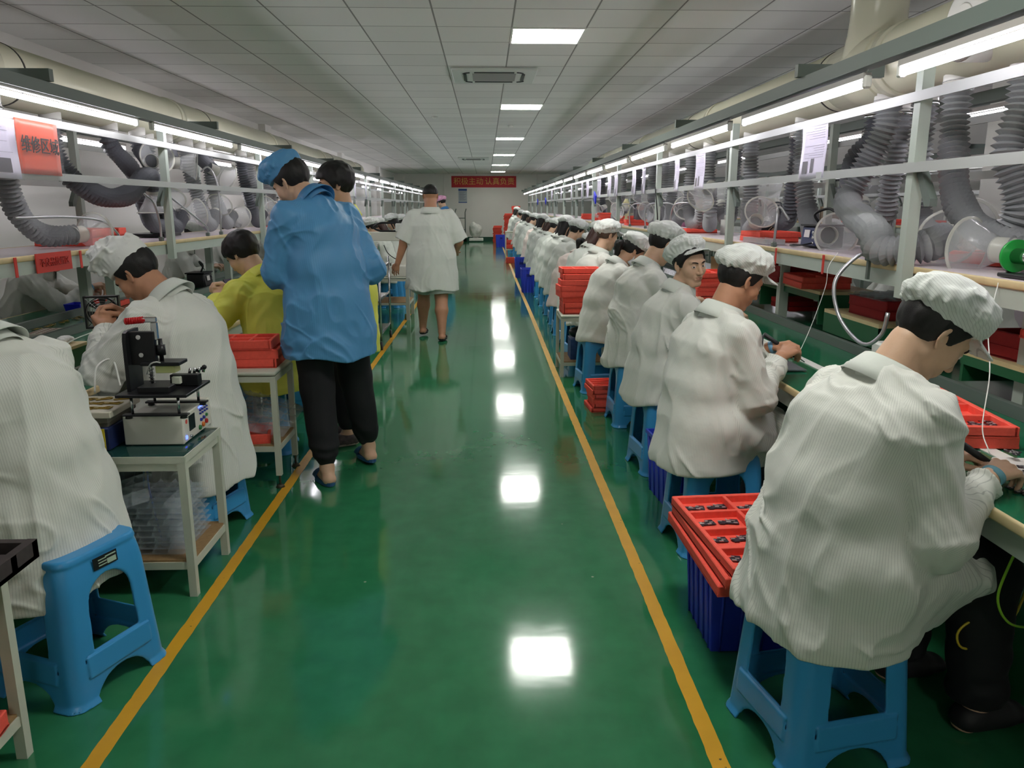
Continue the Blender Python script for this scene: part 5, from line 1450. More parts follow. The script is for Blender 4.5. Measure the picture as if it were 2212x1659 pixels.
MB().tube(spline([(.2, -.42, .92), (.2, -.5, .98), (.2, -.52, 1.05), (.2, -.42, 1.12), (.2, -.36, 1.05)], 8), .010, seg=8).build('push_handle', steel, t)
o = MB().box((0, 0, .05), (.2, .26, .10)).build('cardboard_box', mat('cardboard', (166, 128, 90), rough=.85)); o.location = (-1.32, 8.9, .87); tag(o, 'small brown cardboard box on the wire trolley', 'box')
t = thing('dispensing_machine', 'white bench-top gantry machine with a black cable chain beyond the trolley', 'machine', (-1.42, 10.95, .582))
MB().box((0, .0, .07), (.86, .56, .14), bev=.01, seg=2).build('base', bxm, t)
for x in (-.36, .30): MB().box((x, .05, .34), (.10, .16, .42), bev=.01).build('upright', bxm, t)
MB().box((0, .05, .52), (1.0, .14, .12), bev=.008).build('gantry', bxm, t)
MB().box((.28, -.03, .64), (.16, .12, .11), bev=.01).build('carriage', white, t)
MB().tube(spline([(.50, .0, .59), (.1, 0, .59), (-.02, 0, .595), (-.10, 0, .64), (-.02, 0, .695), (.1, 0, .70), (.28, 0, .70)], 8), .014, seg=8, flat=1.0).build('cable_chain', black, t)
MB().box((.0, -.2, .16), (.3, .1, .04)).build('work_plate', steel, t)
wire('black cord hanging down the front of the white machine', [(-1.35, 10.62, 1.0), (-1.30, 10.60, .9), (-1.22, 10.62, .83), (-1.15, 10.64, .80)], .006)
cart('pale steel machine table on castors beyond the trolley', -1.97, -1.03, 10.6, 11.3, .58, .22, legw=.05)
for k, (x, y) in enumerate(((-1.0, 10.60), (-1.0, 11.22))):
    o = MB().cyl((-.014, 0, .04), (.014, 0, .04), .04, seg=20).build('castor_wheel', mat('castor_green', (110, 124, 60), rough=.5)); o.location = (x-.09, y+.06, 0)
    tag(o, 'small greenish castor wheel at the %s leg of the machine table' % ('near' if k == 0 else 'far'), 'wheel')
stool('blue stool under the machine table beyond the trolley', -1.45, 12.1, .2)
wire('brown-and-white cable loop on the floor left of the tape behind the man in blue', [(-1.12, 5.5, .01), (-1.0, 5.4, .05), (-.96, 5.3, .12), (-1.05, 5.3, .2), (-1.25, 5.4, .26)], .006, mat('cable_brown', (110, 92, 66), rough=.6))
for k in range(3):
    tray_stack(['on the left shelf past the blue coat, nearest', 'on the left shelf past the blue coat, middle', 'on the left shelf past the blue coat, farthest'][k], -2.65, 10.4+1.1*k, 1.2525, 2+k % 2, 'c', .2*k, seed=k+11)
# ------------------------------------------------------------------ far wall
t = thing('hand_truck', 'grey two-wheeled hand truck leaning by the far wall', 'hand truck', (-1.12, 35.3, 0))
for x in (-.22, .22): MB().tube([(x, 0, .05), (x, .02, 1.25), (x+.05, -.05, 1.4)], .022, seg=8).build('upright', dgrey, t)
for z in (.5, 1.0): MB().tube([(-.22, .01, z), (.22, .01, z)], .018, seg=8).build('crossbar', dgrey, t)
MB().cyl((-.28, 0, .08), (.28, 0, .08), .08, seg=16).build('wheels', black, t)
t = thing('floor_scale', 'white floor scale with wrapped bags of plastic on it by the far wall', 'scale', (-.42, 34.9, 0))
MB().box((0, 0, .10), (.62, .55, .12), bev=.02).build('platform', white, t)
o = np_mesh('plastic_bag', *mesh_sdf([(lambda P: smin(el(P, V(-.02, 0, .48), V(.28, .22, .32)), el(P, V(-.12, 0, .62), V(.16, .16, .2)), .1)-.03*noise(P*9), V(0, 0, .5), .6)], (-.5, -.5, 0), (.5, .5, 1.1), .03), mat('bag_clear', (206, 208, 200), rough=.25, var=.15, vscale=14))
o.location = (-.42, 34.9, 0); tag(o, 'big wrapped white plastic bag heap standing on the floor scale', 'bag')
# red piles at the end of the right line
for c_, (x, y, n, nm) in enumerate(((.50, 33.9, 14, 'at the far wall, leftmost low pile'), (.95, 33.8, 24, 'at the far wall, middle tall pile'), (1.3, 34.4, 30, 'by the far wall behind the last worker'), (.95, 33.1, 12, 'at the far wall, front low pile'))):
    tray_stack(nm, x, y, 0, n, 'd', 0, jit=.03, seed=c_+30)
# ------------------------------------------------------------------ props, right side
crate('blue plastic crate on the floor holding up the red trays beside the nearest worker', .94, 2.58, 0, .0, L=.38, W=.34, Hh=.315)
tzt = tray_stack('on the blue crate beside the nearest worker', .91, 2.52, .316, 3, 'e', .06, seed=5, jit=.012)
for i in range(2):
    for j in range(4):
        for k in range(2):
            phone_part('dark phone part with silver chips in the top red tray beside the nearest worker', .91+(i-.5)*.19+(k-.5)*.085, 2.52+(j-1.5)*.145+.01*k, tzt-.026, .15*((i+j+k) % 3-1), k*2, group='phone parts in the top tray on the crate', sc=1.15)
crate('blue plastic crate with dark contents between the second and third near workers', .98, 3.86, 0, .08, L=.20, W=.42, Hh=.33)
o = MB().box((0, 0, .13), (.15, .34, .24)).build('dark_bag', mat('dark_cloth', (26, 28, 36), rough=.9)); o.location = (.98, 3.86, .01); tag(o, 'dark bag inside the crate between the second and third near workers', 'bag')
tzz = tray_stack('on the floor by the fifth near stool', .955, 5.80, .0, 6, 'a', .06, seed=8, jit=.014)
for j in range(4): phone_part('dark part in the tray pile on the floor by the fifth near stool', .87+.05*j, 5.76+.07*(j % 2), tzz-.024, .2*j, 0, group='parts in the floor stack')
cart('pale metal side table at the right tape carrying the tall pile of red trays', .66, 1.06, 6.90, 7.40, .56, .12)
tray_stack('on the side table at the right tape', .84, 7.10, .561, 8, 'f', .03, seed=12, jit=.022)
o = MB().box((0, 0, .09), (.2, .26, .18)).build('blue_carton', mat('carton_blue', (46, 74, 128), rough=.6, var=.3, vscale=20)); o.location = (.86, 7.13, .143); tag(o, 'small dark blue printed carton on the lower shelf of the right side table', 'carton')
o = MB().sph((0, 0, .05), .09, (1.1, .9, .6)).build('black_bag', black); o.location = (.85, 7.13, .325-.0); tag(o, 'small black bag on the blue carton under the pile of red trays', 'bag')
crate('blue plastic crate at the right tape, nearer of the two past the red tray table', .76, 14.2, 0, 0, L=.26, W=.38, Hh=.42)
crate('blue plastic crate at the right tape, farther of the two past the red tray table', .76, 17.2, 0, 0, L=.26, W=.38, Hh=.42)
crate('small blue plastic crate far away in front of the red piles', .58, 30.4, 0, 0, L=.4, W=.4, Hh=.45)
tray_stack('on the floor past the two blue crates', .73, 21.6, 0, 3, 'd', .1, seed=40)
cart('small pale side table far down the right side by the last workers', .60, 1.0, 24.6, 25.1, .75, .2)
tray_stack('under the far side table by the last workers', .8, 24.85, .23, 5, 'd', 0, seed=41)
# wooden box stands on the right bench
gbd = mat('green_board', (28, 92, 56), rough=.45); red_in = mat('cubby_red', (150, 26, 28), rough=.4)
def stand(label, x0, x1, y0, y1, z0, z1, openf=True):
    t = thing('box_stand', label, 'stand', ((x0+x1)/2, (y0+y1)/2, z0)); a, b_, h = (x1-x0)/2, (y1-y0)/2, z1-z0
    MB().bx(-a, a, -b_, b_, h-.02, h).build('top_board', wood, t)
    MB().bx(-a, a, -b_, -b_+.018, 0, h-.02).build('end_board', gbd, t); MB().bx(-a, a, b_-.018, b_, 0, h-.02).build('end_board', gbd, t)
    MB().bx(a-.015, a, -b_+.02, b_-.02, 0, h-.02).build('back_board', black, t)
    if not openf: MB().bx(-a-.001, -a+.015, -b_, b_, 0, h-.02).build('front_board', gbd, t)
    else: MB().bx(-a-.004, -a+.01, -b_, b_, h-.055, h-.018).build('front_strip', gbd, t)
    return t
stand('open green-edged wooden stand with red trays on top beyond the second near worker', 2.00, 2.36, 4.66, 5.70, .803, 1.0)
for k in range(2):
    o = MB().box((0, 0, .02), (.26, .34, .03)).build('red_tray_inside', red_in); o.location = (2.17, 5.40-.001, .804+.034*k); tag(o, 'dark red tray inside the open wooden stand, %s one' % ('lower' if k == 0 else 'upper'), 'tray')
stand('low wooden stand with a closed green front and red boxes on top', 1.94, 2.34, 3.80, 4.44, .803, .93, False)
stand('low green wooden stand at the right picture edge under a dark red box', 1.94, 2.34, 2.25, 3.10, .803, .93)
tray_stack('on the open stand beyond the second near worker', 2.12, 5.45, 1.001, 3, 'c', 1.57, m_=foamd, seed=15)
tray_stack('on the open stand, nearer pile with clear bags', 2.12, 5.0, 1.001, 2, 'c', 1.50, seed=16)
tray_stack('on the closed green stand behind the nearest cap', 2.13, 4.08, .931, 2, 'd', 1.6, m_=foamd, seed=17)
blister('clear blister tray on the dark red boxes behind the nearest cap', 2.13, 4.08, 1.034, 1.6, nx=5, ny=4)
tray_stack('on the green stand at the right picture edge', 2.1, 2.85, .931, 2, 'd', 1.6, m_=foamd, seed=18)
tray('bright red foam tray on the dark red boxes at the right picture edge', 2.05, 2.60, 1.034, 1.5, 'b')
tray_stack('behind the man who looks at the camera', 1.75, 6.15, .753, 7, 'c', 1.57, seed=19)
o = MB().box((0, 0, .14), (.34, .42, .28)).build('cardboard_box', mat('cardboard', (166, 128, 90), rough=.85)); o.location = (2.1, 6.55, .803); tag(o, 'brown cardboard box on the right bench behind the man who looks at the camera', 'box')
t9 = tray('upper red foam tray with dark parts on the bench in front of the nearest worker', 1.50, 2.64, .7925, -.12, 'e'); 
t9b = tray('lower red foam tray on the bench in front of the nearest worker', 1.50, 2.64, .757, -.10, 'e')
for k in range(10):
    phone_part('dark flat part with chips in the red tray before the nearest worker', 1.60+.05*(k % 2)-.19*(k//8), 2.42+.045*(k//2)+(.14 if k > 5 else 0), .803+.003*(k % 2), .7*k, k % 2*2, group='dark parts in the tray before the nearest worker')
o = MB().box((0, 0, .006), (.20, .34, .012), bev=.003).build('white_board', mat('board_white', (226, 220, 216), rough=.4)); o.location = (1.585, 2.02, .7575); o.rotation_euler = (0, 0, -.12); tag(o, 'white board heaped with dark connectors by the nearest hands', 'board')
r_ = random.Random(21)
for k in range(34):
    phone_part('dark connector in the heap on the white board by the nearest hands', 1.55+r_.gauss(0, .04), 2.02+r_.gauss(0, .09), .771+.0028*(k % 7), r_.uniform(0, 6), (0, 2)[k % 2], group='dark connectors heaped on the white board', sc=.7)
for k in range(14):
    phone_part('dark flat clip on the green bench by the nearest hands', 1.43+r_.gauss(0, .018), 1.86+r_.gauss(0, .05), .753+.0025*(k % 4), r_.uniform(0, 6), 0, group='dark clips on the green bench', sc=.6)
for k in range(3): o = MB().box((0, 0, .003), (.12, .20, .006)).build('grey_panel', mat('panel_grey', (128, 134, 140), rough=.25, metal=.4)); o.location = (1.42+.0*k, 3.62+.22*k, .757); tag(o, 'flat grey panel on the bench by the second worker, %s of three' % ('nearest', 'middle', 'farthest')[k], 'panel', 'flat grey panels on the bench')
o = MB().box((0, 0, .004), (.10, .34, .008)).build('white_strip_card', white); o.location = (1.52, 4.05, .766); o.rotation_euler = (0, 0, -.1); tag(o, 'white card strip on the bench in front of the second worker', 'card'); o.name = 'card_strip'
t = thing('hot_air_nozzle', 'small black clamp tool lying on the bench beyond the nearest collar', 'tool', (1.70, 3.05, .757), .3)
MB().lathe([(.022, 0), (.032, .0), (.032, .07), (.022, .07), (.022, 0)], Matrix.Translation((-.03, 0, .034)) @ Matrix.Rotation(math.pi/2, 4, 'X'), seg=20).build('ring', black, t)
MB().box((.03, -.03, .03), (.08, .05, .05), bev=.008).build('body', black, t); MB().cyl((.05, -.03, .05), (.08, -.02, .09), .003).build('pin', steel, t)
o = MB().box((0, 0, .04), (.30, .18, .07), bev=.01).build('white_paper_stack', white); o.location = (1.98, 3.55, .803); tag(o, 'white folded sheets on the bench behind the nearest cap', 'paper'); o.name = 'folded_sheets'
# shelf items right
tray_stack('on the right shelf by the black soldering station', 2.05, 5.75, 1.2525, 2, 'c', 1.57, seed=22)
tray('red foam tray behind the nearest right post on the shelf', 2.2, 3.95, 1.2525, 1.57, 'c')
tray('second red foam tray on the shelf behind the clear cone', 2.28, 3.45, 1.2525, 1.6, 'd')
tray('red foam tray on the right shelf behind the fourth hose', 2.25, 4.25, 1.2525, 1.5, 'd')
tray('red foam tray on the right shelf past the second post', 2.05, 7.75, 1.2525, 1.57, 'c')
o = MB().box((0, 0, .02), (.12, .5, .035), bev=.003).build('clear_box', mat('clear_box', (196, 200, 204), rough=.15, alpha=.6)); o.location = (1.90, 5.42, 1.2525); tag(o, 'long clear plastic box on the right shelf left of the soldering station', 'box')
for k in range(8): phone_part('dark curled part in the red trays left of the soldering station', 2.0+.03*(k % 3), 5.60+.045*k, 1.2525+.062, .6*k, 0, group='dark parts in the shelf trays')
t = thing('wire_reel', 'green-flanged wire reel on a black foot at the right picture edge', 'reel', (1.90, 2.80, 1.252))
MB().cyl((0, -.012, .075), (0, 0, .075), .058, seg=32).build('flange', mat('flange_green', (34, 160, 66), rough=.3), t)
MB().cyl((0, -.17, .075), (0, -.012, .075), .028, seg=24).build('spool', steel, t)
MB().cyl((0, -.182, .075), (0, -.17, .075), .058, seg=32).build('flange', mat('flange_green', (34, 160, 66)), t)
MB().box((0, -.09, .008), (.09, .22, .014), bev=.003).box((0, .012, .05), (.03, .008, .09)).build('foot', black, t)
wire('thin white solder wire hanging from the shelf before the second worker', [(1.80, 4.02, 1.27), (1.74, 3.98, 1.20), (1.72, 3.95, 1.10), (1.64, 3.9, .90), (1.48, 3.66, .78)], .0018, white, 'solder_wire', 'wire')
wire('thin white solder wire hanging beside the nearest cap down to the red tray', [(1.80, 2.72, 1.24), (1.72, 2.62, 1.1), (1.60, 2.40, .98), (1.52, 2.28, .84), (1.50, 2.2, .78)], .0018, white, 'solder_wire', 'wire')
wire('teal cord hanging under the nearest bench edge', [(1.33, 1.93, .722), (1.296, 1.90, .69), (1.26, 1.90, .5), (1.27, 1.93, .42), (1.38, 1.98, .44), (1.5, 2.0, .5)], .003, mat('cable_teal', (50, 110, 130), rough=.5))
yg = mat('cable_yellowgreen', (150, 200, 50), rough=.45)
wire('yellow-green cable curving under the nearest bench edge', [(1.36, 1.82, .68), (1.34, 1.83, .6), (1.33, 1.84, .5), (1.37, 1.84, .43), (1.46, 1.86, .40)], .0035, yg)
wire('yellow cable loop under the nearest bench', [(1.50, 1.97, .724), (1.50, 1.96, .55), (1.46, 1.95, .38), (1.36, 1.95, .38), (1.31, 1.95, .34), (1.33, 1.95, .29), (1.42, 1.97, .29), (1.5, 1.99, .31)], .0035, mat('cable_yellow', (206, 176, 50), rough=.45))
wire('yellow cable hanging from the bench between the two nearest workers', [(1.30, 2.78, .70), (1.27, 2.76, .6), (1.28, 2.78, .48), (1.36, 2.8, .40)], .003, mat('cable_yellow', (206, 176, 50)))
wire('black cable draped from the lower right rail above the fifth worker', [(1.73, 8.2, 1.66), (1.72, 8.17, 1.69), (1.72, 8.12, 1.60), (1.74, 8.1, 1.4), (1.76, 8.2, 1.27)], .006)
for k, (y, z) in enumerate(((12.6, 1.635), (23.0, 1.65), (26.5, 1.65))):
    o = MB().box((0, 0, 0), (.02, .22, .13), bev=.004, R=Matrix.Rotation(.35, 3, 'X')).build('blue_card', mat('bin_blue', (28, 40, 214))); o.location = (1.71, y, z); tag(o, ('bright blue card hung on the lower right rail, nearest', 'bright blue card hung on the lower right rail, second', 'bright blue card hung on the lower right rail, farthest')[k], 'card')
for k in range(5):
    tray_stack('far along the right shelf, pile %s' % LLs[k], 2.05+.1*(k % 2), 10.9+1.25*k, 1.2525, 2+k % 3, 'c', 1.5, seed=50+k)
o = MB().cyl((0, 0, 0), (0, 0, .13), .045, .045).cyl((0, 0, .13), (0, 0, .17), .015).build('bottle', white); o.location = (2.2, 7.3, 1.2525); tag(o, 'white plastic bottle on the right shelf by the low hoses', 'bottle')
o = MB().cyl((0, 0, 0), (0, 0, .30), .05, .05).cyl((0, 0, .30), (0, 0, .36), .05, .02).build('bottle', mat('bottle_yellow', (226, 220, 170), rough=.3)); o.location = (2.1, 12.0, 1.2525); tag(o, 'tall pale yellow bottle on the right shelf beyond the hoses', 'bottle')
# second room line: folders, pink figures later
for k in range(14):
    o = MB().box((0, 0, .13), (.22, .09, .26), bev=.003).build('binder_box', mat('folder_brown', (128, 112, 92), rough=.8)); o.location = (5.75, 13.2+.125*k, 1.2525)
    tag(o, 'brown file box standing in the row on the distant shelf', 'file box', 'brown file boxes on the distant shelf')
for k in range(3):
    tray_stack('on the distant right line, pile '+LLs[k], 5.7, 10.0+1.1*k, 1.2525, 2, 'c', 1.5, seed=60+k)
o = MB().box((0, 0, .2), (.5, 1.0, .4), bev=.03).build('black_hood', black); o.location = (5.8, 12.3, 1.62); tag(o, 'large black hood above the distant right line', 'hood')
for k, (x, y, r) in enumerate(((.95, 2.0, .2), (1.02, 3.35, .1), (1.05, 4.42, .12), (1.06, 5.42, .05), (.95, 6.45, .12), (.98, 7.75, .1), (1.0, 8.55, .1), (.98, 9.4, .0), (1.0, 10.3, 0), (1.0, 11.2, 0), (1.0, 12.2, 0), (1.0, 13.4, 0), (1.0, 14.9, 0), (1.0, 16.2, 0))):
    nm_ = ['under the nearest worker', 'under the second near worker', 'under the man who looks at the camera', 'under the worker in glasses', 'under the ponytailed worker', 'under the shaven-necked worker', 'sixth behind the nearest along the right bench', 'seventh behind the nearest along the right bench',
           'eighth behind the nearest along the right bench', 'ninth behind the nearest along the right bench', 'tenth behind the nearest along the right bench', 'eleventh behind the nearest along the right bench', 'twelfth behind the nearest along the right bench', 'thirteenth behind the nearest along the right bench'][k]
    stool('blue plastic stool '+nm_, x, y, r)
for k, y in enumerate((3.9, 5.1, 6.3, 7.4, 8.6)):
    o = stool('blue plastic stool on the far side of the right bench, '+LLs[k]+' seen under the shelf', 3.35, y, .1*k)

# ------------------------------------------------------------------ the people
load_mats()
R_ = math.radians
D2 = dict
skins = [SKIN(), SKIN('skin_tan', (184, 134, 104)), SKIN('skin_light', (206, 164, 134))]
def P_(label, loc, yaw, **k): return person(label, (loc[0], loc[1], 0), R_(yaw), **k)
# right bench, nearest first
r1 = P_('person in a white striped coat and white cap, nearest on the right, seen from behind', (.95, 2.02), 76, lean=.30, curve=.7, neck=(.78, .28, .0), neckfwd=.35, bulk=1.12, res=.0045,
        handR=(.175, .345, .80), handL=(.0, .345, .80), poleR=(.35, -.5, -1), poleL=(-.6, -.3, -.8), hem=.36, skirt=.98, cap='white', captilt=.30, hair='short', seed=1.3, tall=.99, foldamp=.020, bottoms='black')
r2 = P_('person in a white coat and white cap in profile soldering, second on the right', (.95, 3.36), 74, lean=.16, curve=1.0, neck=(.52, .05, 0), neckfwd=.6, bulk=1.03, tall=.96, res=.0045,
        handR=(.13, .30, .86), handL=(-.0, .34, .88), poleR=(.4, -.5, -1), hem=.38, cap='white', captilt=.34, hair='short', seed=2.1, skin=skins[1], foldamp=.019, bottoms='grey')
r3 = P_('person in a white coat and cap turning to the camera, third on the right', (.99, 4.45), 72, lean=.24, curve=.7, twist=.25, neck=(.14, 1.22, .10), neckfwd=1.5, res=.0038,
        handR=(.16, .40, .88), handL=(-.05, .42, .88), hem=.40, cap='white', captilt=.60, tall=.96, hair='short', seed=3.7, skin=skins[0], foldamp=.019, eyes=-.36, capdy=-.03)
r4 = P_('person in a white coat, cap and glasses bending forward, fourth on the right', (1.02, 5.45), 74, lean=.20, curve=.9, neck=(.62, .0, 0), neckfwd=.9, tall=1.07, res=.006, hem=.41, seed=4.4, foldamp=.018,
        handR=(.18, .38, .86), handL=(-.1, .42, .86))
r5 = P_('person in a white coat with a black ponytail under the cap, fifth on the right', (.95, 6.45), 74, lean=.30, curve=.8, neck=(.8, .1, 0), neckfwd=.8, tall=.97, res=.007, hem=.42, hair='pony', seed=5.2, foldamp=.017, skin=skins[2],
        handR=(.15, .40, .82), handL=(-.1, .42, .82))
r6 = P_('person in a white coat with shaved neck and cap pushed back, sixth on the right', (.98, 7.62), 72, lean=.24, curve=.8, neck=(.35, .0, 0), neckfwd=.8, tall=1.02, res=.007, captilt=.40, hair='shaved', seed=6.1, foldamp=.016, skin=skins[0],
        handR=(.15, .40, .84), handL=(-.1, .42, .84))
def glasses(info, root):
    t = MB(); hc, Rh = info['hc'], info['Rh']
    w2 = lambda x, y, z: Vector((hc+Rh@V(x, y, z)).tolist())
    for s_ in (1, -1):
        t.tube([w2(s_*.033+.023*math.cos(a), .106, .005+.018*math.sin(a)) for a in np.linspace(0, 2*math.pi, 20, endpoint=False)], .0016, closed=True, seg=6)
        t.tube([w2(s_*.056, .104, .01), w2(s_*.078, .05, .012), w2(s_*.082, -.005, .01)], .0016, seg=6)
    t.build('glasses', black, root)
glasses(r4, r4['root'])
m_ = MB(); hc, Rh = r5['hc'], r5['Rh']
m_.sheet(lambda u, v: Vector((hc+Rh@V((u-.5)*.13, .118-.19*(u-.5)**2*4*.5-.012*abs(v-.4)*2, -.015-.085*v)).tolist()), 10, 6); m_.build('face_mask', mat('mask_white', (214, 222, 226), rough=.8), r5['root'], thick=.002)
# wristbands and soldering irons
def band(info, side, m_):
    w_, tip, dd = info['hands'][side]; q = MB(); c_ = Vector((w_+dd*.008).tolist())
    q.lathe([(.031, -.010), (.032, .010)], Matrix.Translation(c_) @ align(Vector(dd.tolist())), seg=24, sx=1.0, sy=.85); q.build('wristband', m_, info['root'], thick=.003)
bandm = mat('wristband_blue', (104, 158, 172), rough=.6)
band(r1, 0, bandm); band(r2, 1, mat('wristband_lightblue', (120, 170, 205), rough=.5))
def iron(info, label, loc, yaw, side=0, tipdir=(0.30, .78, -.55), clab=''):
    w_, tip, dd = info['hands'][side]
    M = Matrix.Translation((loc[0], loc[1], 0)) @ Matrix.Rotation(-yaw, 4, 'Z')
    a = M @ Vector(tip.tolist())+Vector((-.012, -.012, .022)); d_ = (Matrix.Rotation(-yaw, 3, 'Z') @ Vector(tipdir)).normalized()
    t = thing('soldering_iron', label, 'soldering iron', a)
    MB().cyl(-d_*.115, d_*.05, .010, .008, seg=14).cyl(d_*.05, d_*.06, .012, .012, seg=14).build('handle', black, t)
    MB().cyl(d_*.06, d_*.11, .0035, .0025, seg=10).build('tip', steel, t)
    e = a-d_*.112
    wire(clab, [e, e+Vector((-.02, -.04, -.01)), e+Vector((-.03, -.06, -.08)), e+Vector((-.04, -.06, -.25)), e+Vector((-.06, -.02, -.42)), e+Vector((.06, .04, -.50)), e+Vector((.20, .06, -.42)), Vector((1.42, a.y+.05, .722))], .0045)
iron(r1, 'black soldering iron held by the nearest worker on the right', (.95, 2.02), R_(76), clab='black cable from the iron of the nearest worker down under the bench')
iron(r2, 'black soldering iron held by the second worker on the right', (.95, 3.36), R_(74), clab='black cable from the iron of the second worker down past his knee')
# farther right, from four prototypes
protos = {}
def proto(key, **k):
    protos[key] = k
def far(label, x, y, yaw, key, sc=1.0, group='white-coated workers far down the right bench'):
    k = protos[key]
    if 'root' not in k:
        kw = {a: b for a, b in k.items()}
        i = person(label, (x, y, 0), R_(yaw), group=group, **kw); k['root'] = i['root']; o = i['root']
    else: o = dup(k['root'], (x, y, 0), -R_(yaw), label, group=group)
    o.scale = (1, 1, sc); return o
fr = dict(res=.010, coat='whitefar', eyes=False, shoes='black', foldamp=.018, handR=(.14, .40, .84), handL=(-.12, .42, .84))
proto('A', lean=.34, curve=.8, neck=(.7, 0, 0), hair='brown', seed=11, **fr)
proto('B', lean=.28, curve=.8, neck=(.55, 0, 0), hair='short', seed=12, **fr)
proto('C', lean=.38, curve=.9, neck=(.8, .1, 0), hair='pony', seed=13, **{**fr, 'coat': 'pink'})
proto('D', lean=.22, curve=.7, neck=(.5, -.2, 0), hair='long', seed=14, tall=1.02, **fr)
names = [('long brown hair behind the shaven-necked one', 'A', .98, 8.55, 1.02), ('small worker low behind the tray pile', 'C', .93, 9.35, .92), ('short hair, just past the tray pile', 'B', .96, 10.3, 1.0),
         ('long dark hair, tenth from the camera', 'D', .95, 11.2, 1.0), ('brown hair, eleventh from the camera', 'A', .95, 12.2, 1.0), ('short hair, twelfth from the camera', 'B', .95, 13.4, .98),
         ('long brown hair, by the nearer blue crate', 'A', .95, 14.9, .97), ('dark hair, between the two blue crates', 'D', .97, 16.2, .98), ('ponytail, by the farther blue crate', 'C', .97, 17.6, .98), ('short hair, fifteenth from the camera', 'B', .95, 19.1, 1.0),
         ('brown hair, sixteenth from the camera', 'A', .95, 20.6, 1.0), ('long dark hair, seventeenth from the camera', 'D', .95, 22.3, 1.0), ('pinkish coat, eighteenth from the camera', 'C', .97, 24.2, 1.02), ('short hair, last but one', 'B', .95, 26.4, 1.03), ('tall, last of the row', 'D', .93, 28.6, 1.08)]
for i, (d_, key, x, y, sc) in enumerate(names):
    far('white-coated person on the right bench, '+d_, x, y, 72+(i*37 % 11)-5, key, sc)
    if y > 16.5: stool('blue stool under the right bench worker, '+d_, x+.03, y, 0)
# right bench, far side (seen under the shelf and between the hoses)
for i, y in enumerate((3.9, 5.1, 6.3, 7.4, 8.6, 9.9)):
    far('person in a pale coat seated on the far side of the right bench, %s seen' % LLs[i], 3.38, y, -78+(i*29 % 12), 'ABDBAB'[i], .93, 'workers on the far side of the right bench')
# workers of the distant line
for i, (x, y, yw, cl, cp) in enumerate(((4.55, 10.9, 75, 'white', 'white'), (4.5, 13.2, 70, 'rose', 'white'), (4.5, 17.5, 20, 'rose', 'pink'))):
    k = dict(fr); k['coat'] = 'whitefar' if cl == 'white' else cl
    person(['person in a white cap at the distant right line behind the shelf trays', 'person in a pink coat at the distant right line', 'person in pink standing at the distant right line'][i], (x, y, 0), R_(yw), pose='stand' if i == 2 else 'sit', lean=.3 if i < 2 else .05, hair='long', cap=cp, seed=20+i, **{**k, **({'handR': None, 'handL': None} if i == 2 else {})})
    if i < 2: stool('blue plastic stool at the distant right line, %s' % LLs[i], x, y)
# left bench
l1 = P_('person in a white striped coat bending away at the left picture edge', (-1.44, 2.42), -72, lean=.24, curve=.9, neck=(.9, -.1, 0), neckfwd=1.2, bulk=1.15, tall=1.03, res=.0045, hem=.33, skirt=1.04, seed=7.7, foldamp=.021,
        handR=(.10, .42, .82), handL=(-.14, .42, .82), bottoms='grey')
l2 = P_('person in a white coat and floppy white hat bending over the left bench', (-1.37, 3.62), -74, lean=.17, curve=.9, neck=(.80, -.12, 0), neckfwd=2.0, bulk=1.2, tall=1.05, res=.0045, hem=.24, skirt=1.0, seed=8.2, foldamp=.017,
        handR=(.04, .34, 1.0), handL=(-.12, .34, .97), poleL=(-.8, -.5, -1), cap='chef', captilt=.15, capdy=.0, hair='short', skin=skins[1])
l3 = P_('person in a yellow coat bare-headed looking at a phone on the left', (-1.29, 4.86), -62, lean=.22, curve=.8, neck=(.72, -.10, 0), neckfwd=.9, bulk=1.1, tall=1.05, res=.005, hem=.40, seed=9.1, foldamp=.018, coat='yellow', cap=None, hair='thick',
        handR=(.0, .34, .98), handL=(-.14, .32, .96), poleL=(-.8, -.5, -.8), skin=skins[0])
w_, tip, dd = l3['hands'][1]
M = Matrix.Translation((-1.29, 4.86, 0)) @ Matrix.Rotation(R_(62), 4, 'Z')
t = thing('smartphone', 'dark smartphone held by the worker in yellow', 'phone', M @ (Vector(tip.tolist())+Vector((.055, .025, .01)))); t.rotation_euler = (-.55, 0, R_(62))
MB().box((0, 0, 0), (.072, .008, .15), bev=.003).build('body', black, t); MB().box((0, -.0045, 0), (.066, .001, .142)).build('screen', mat('phone_screen', (86, 80, 110), rough=.1), t)
bl = P_('person in a bright blue coat and blue cap standing with his back to the camera', (-.86, 4.30), -26, pose='stand', lean=.15, curve=1.3, twist=-.45, neck=(.62, -.25, -.08), neckfwd=3.0, bulk=1.10, tall=1.06, res=.0045, coat='blue', cap='blue', captilt=.05, shoes='slipblue', bottoms='jogger',
        hem=.70, seed=10.3, foldamp=.018, handR=(.14, .30, 1.22), handL=(-.14, .30, 1.18), poleR=(.5, -.5, -1), poleL=(-.5, -.5, -1), feet=[(.24, .14, 0), (-.08, -.11, 0)], spread=1.05, capdy=.01, skirt=1.08)
m2 = P_('bare-headed person in a yellow coat standing behind the man in blue, face turned left', (-.86, 5.02), -112, pose='stand', lean=.04, neck=(.22, .1, 0), bulk=1.0, tall=1.01, res=.005, coat='yellow', cap=None, hair='thick', shoes='sneaker', bottoms='jogger',
        seed=11.4, hem=.6, eyes_open=False, skin=skins[2], feet=[(.10, .0, 0), (-.12, .08, 0)], handR=(.2, .3, 1.1), handL=(-.2, .3, 1.1))
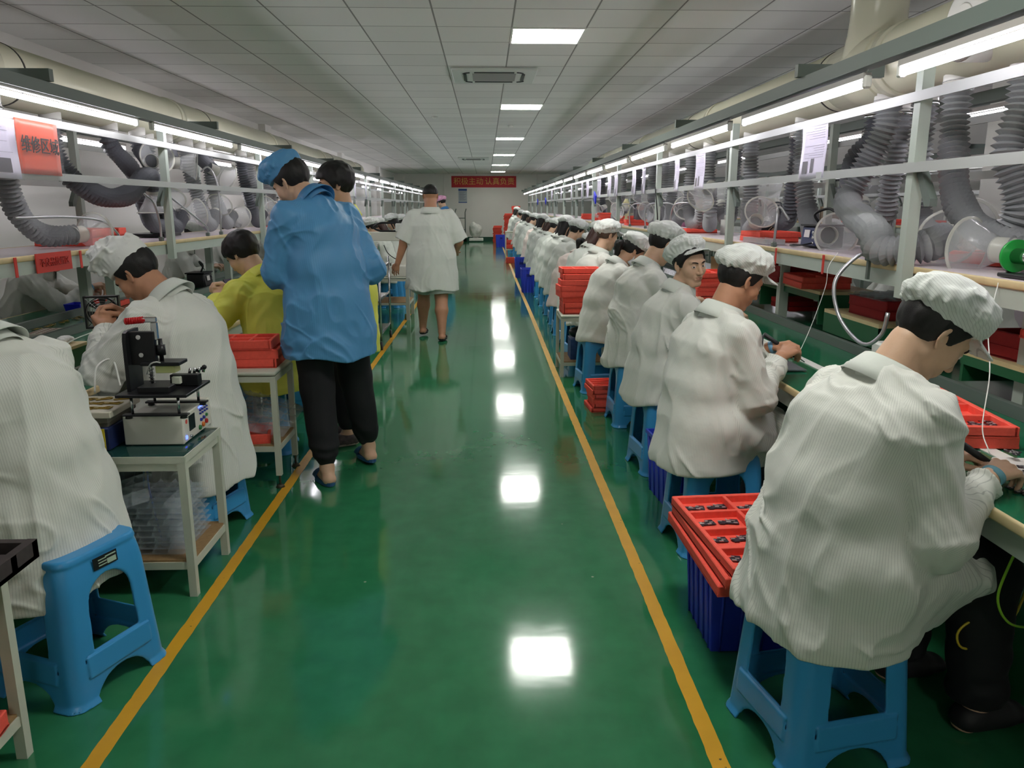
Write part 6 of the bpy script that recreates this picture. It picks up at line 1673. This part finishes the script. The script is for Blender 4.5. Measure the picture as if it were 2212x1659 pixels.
wk = P_('heavy bare-headed person in a short-sleeved white coat walking away down the aisle', (-.62, 9.10), 2, pose='stand', lean=.02, neck=(.10, -.12, 0), bulk=1.30, tall=1.0, res=.007, coat='whitefar', cap=None, hair='crew', shoes='slipblack', bottoms='shorts', sleeves='short',
        seed=12.6, hem=.56, feet=[(.12, -.20, 0), (-.14, .18, .03)], handL=(-.42, .02, .80), handR=(.26, .26, .98), hposeL='hang', hposeR='hang', skin=skins[1], foldamp=.016, poleL=(-.6, -1, 0), poleR=(.8, -1, -.6), skirt=1.08, spread=.98)
# far side of the left bench
k = dict(fr); k.pop('handR'); k.pop('handL')
o1 = P_('person with red-dyed hair in a white coat on the far side of the left bench', (-3.50, 6.05), 84, lean=.36, curve=.8, neck=(.65, 0, 0), res=.006, coat='whitefar', cap=None, hair='red', seed=15, foldamp=.02, handR=(.02, .50, .90), handL=(-.08, .50, .88), tall=1.0, skin=skins[2], bottoms='black', hem=.42)
band(o1, 0, mat('wristband_lightblue', (120, 170, 205)))
stool('blue plastic stool under the red-haired worker by the left wall', -3.50, 6.05, 0)
for i, (y, key) in enumerate(((9.0, 'B'), (10.4, 'D'), (12.4, 'B'), (14.6, 'A'))):
    far('white-coated person across the left bench, %s past the red-haired one' % LLs[i], -3.48, y, 80, key, 1.0, 'workers on the far side of the left bench')
    stool('blue plastic stool by the left wall, %s past the red-haired worker' % LLs[i], -3.48, y, 0)
for i, (y, key) in enumerate(((12.1, 'B'), (13.3, 'A'), (14.6, 'D'), (16.4, 'B'), (18.4, 'A'))):
    far('white-coated person on the aisle side of the left bench, %s past the white machine' % LLs[i], -1.50, y, -75, key, 1.0, 'workers at the aisle side of the left bench')
    stool('blue plastic stool at the aisle side of the left bench, %s past the white machine' % LLs[i], -1.50, y, 0)
k = dict(fr); k['coat'] = 'bluecoat'; k.pop('handR'); k.pop('handL')
person('person in a blue coat and pink cap half hidden by the walking man', (-.95, 19.5, 0), R_(-60), pose='stand', lean=.1, neck=(.5, 0, 0), cap='pink', hair='short', seed=30, **k)
k['coat'] = 'green'
person('person in a green shirt standing at the left wall behind the red trays', (-3.62, 13.4, 0), R_(100), pose='stand', lean=.1, neck=(.5, 0, 0), cap=None, hair='short', seed=31, **k)
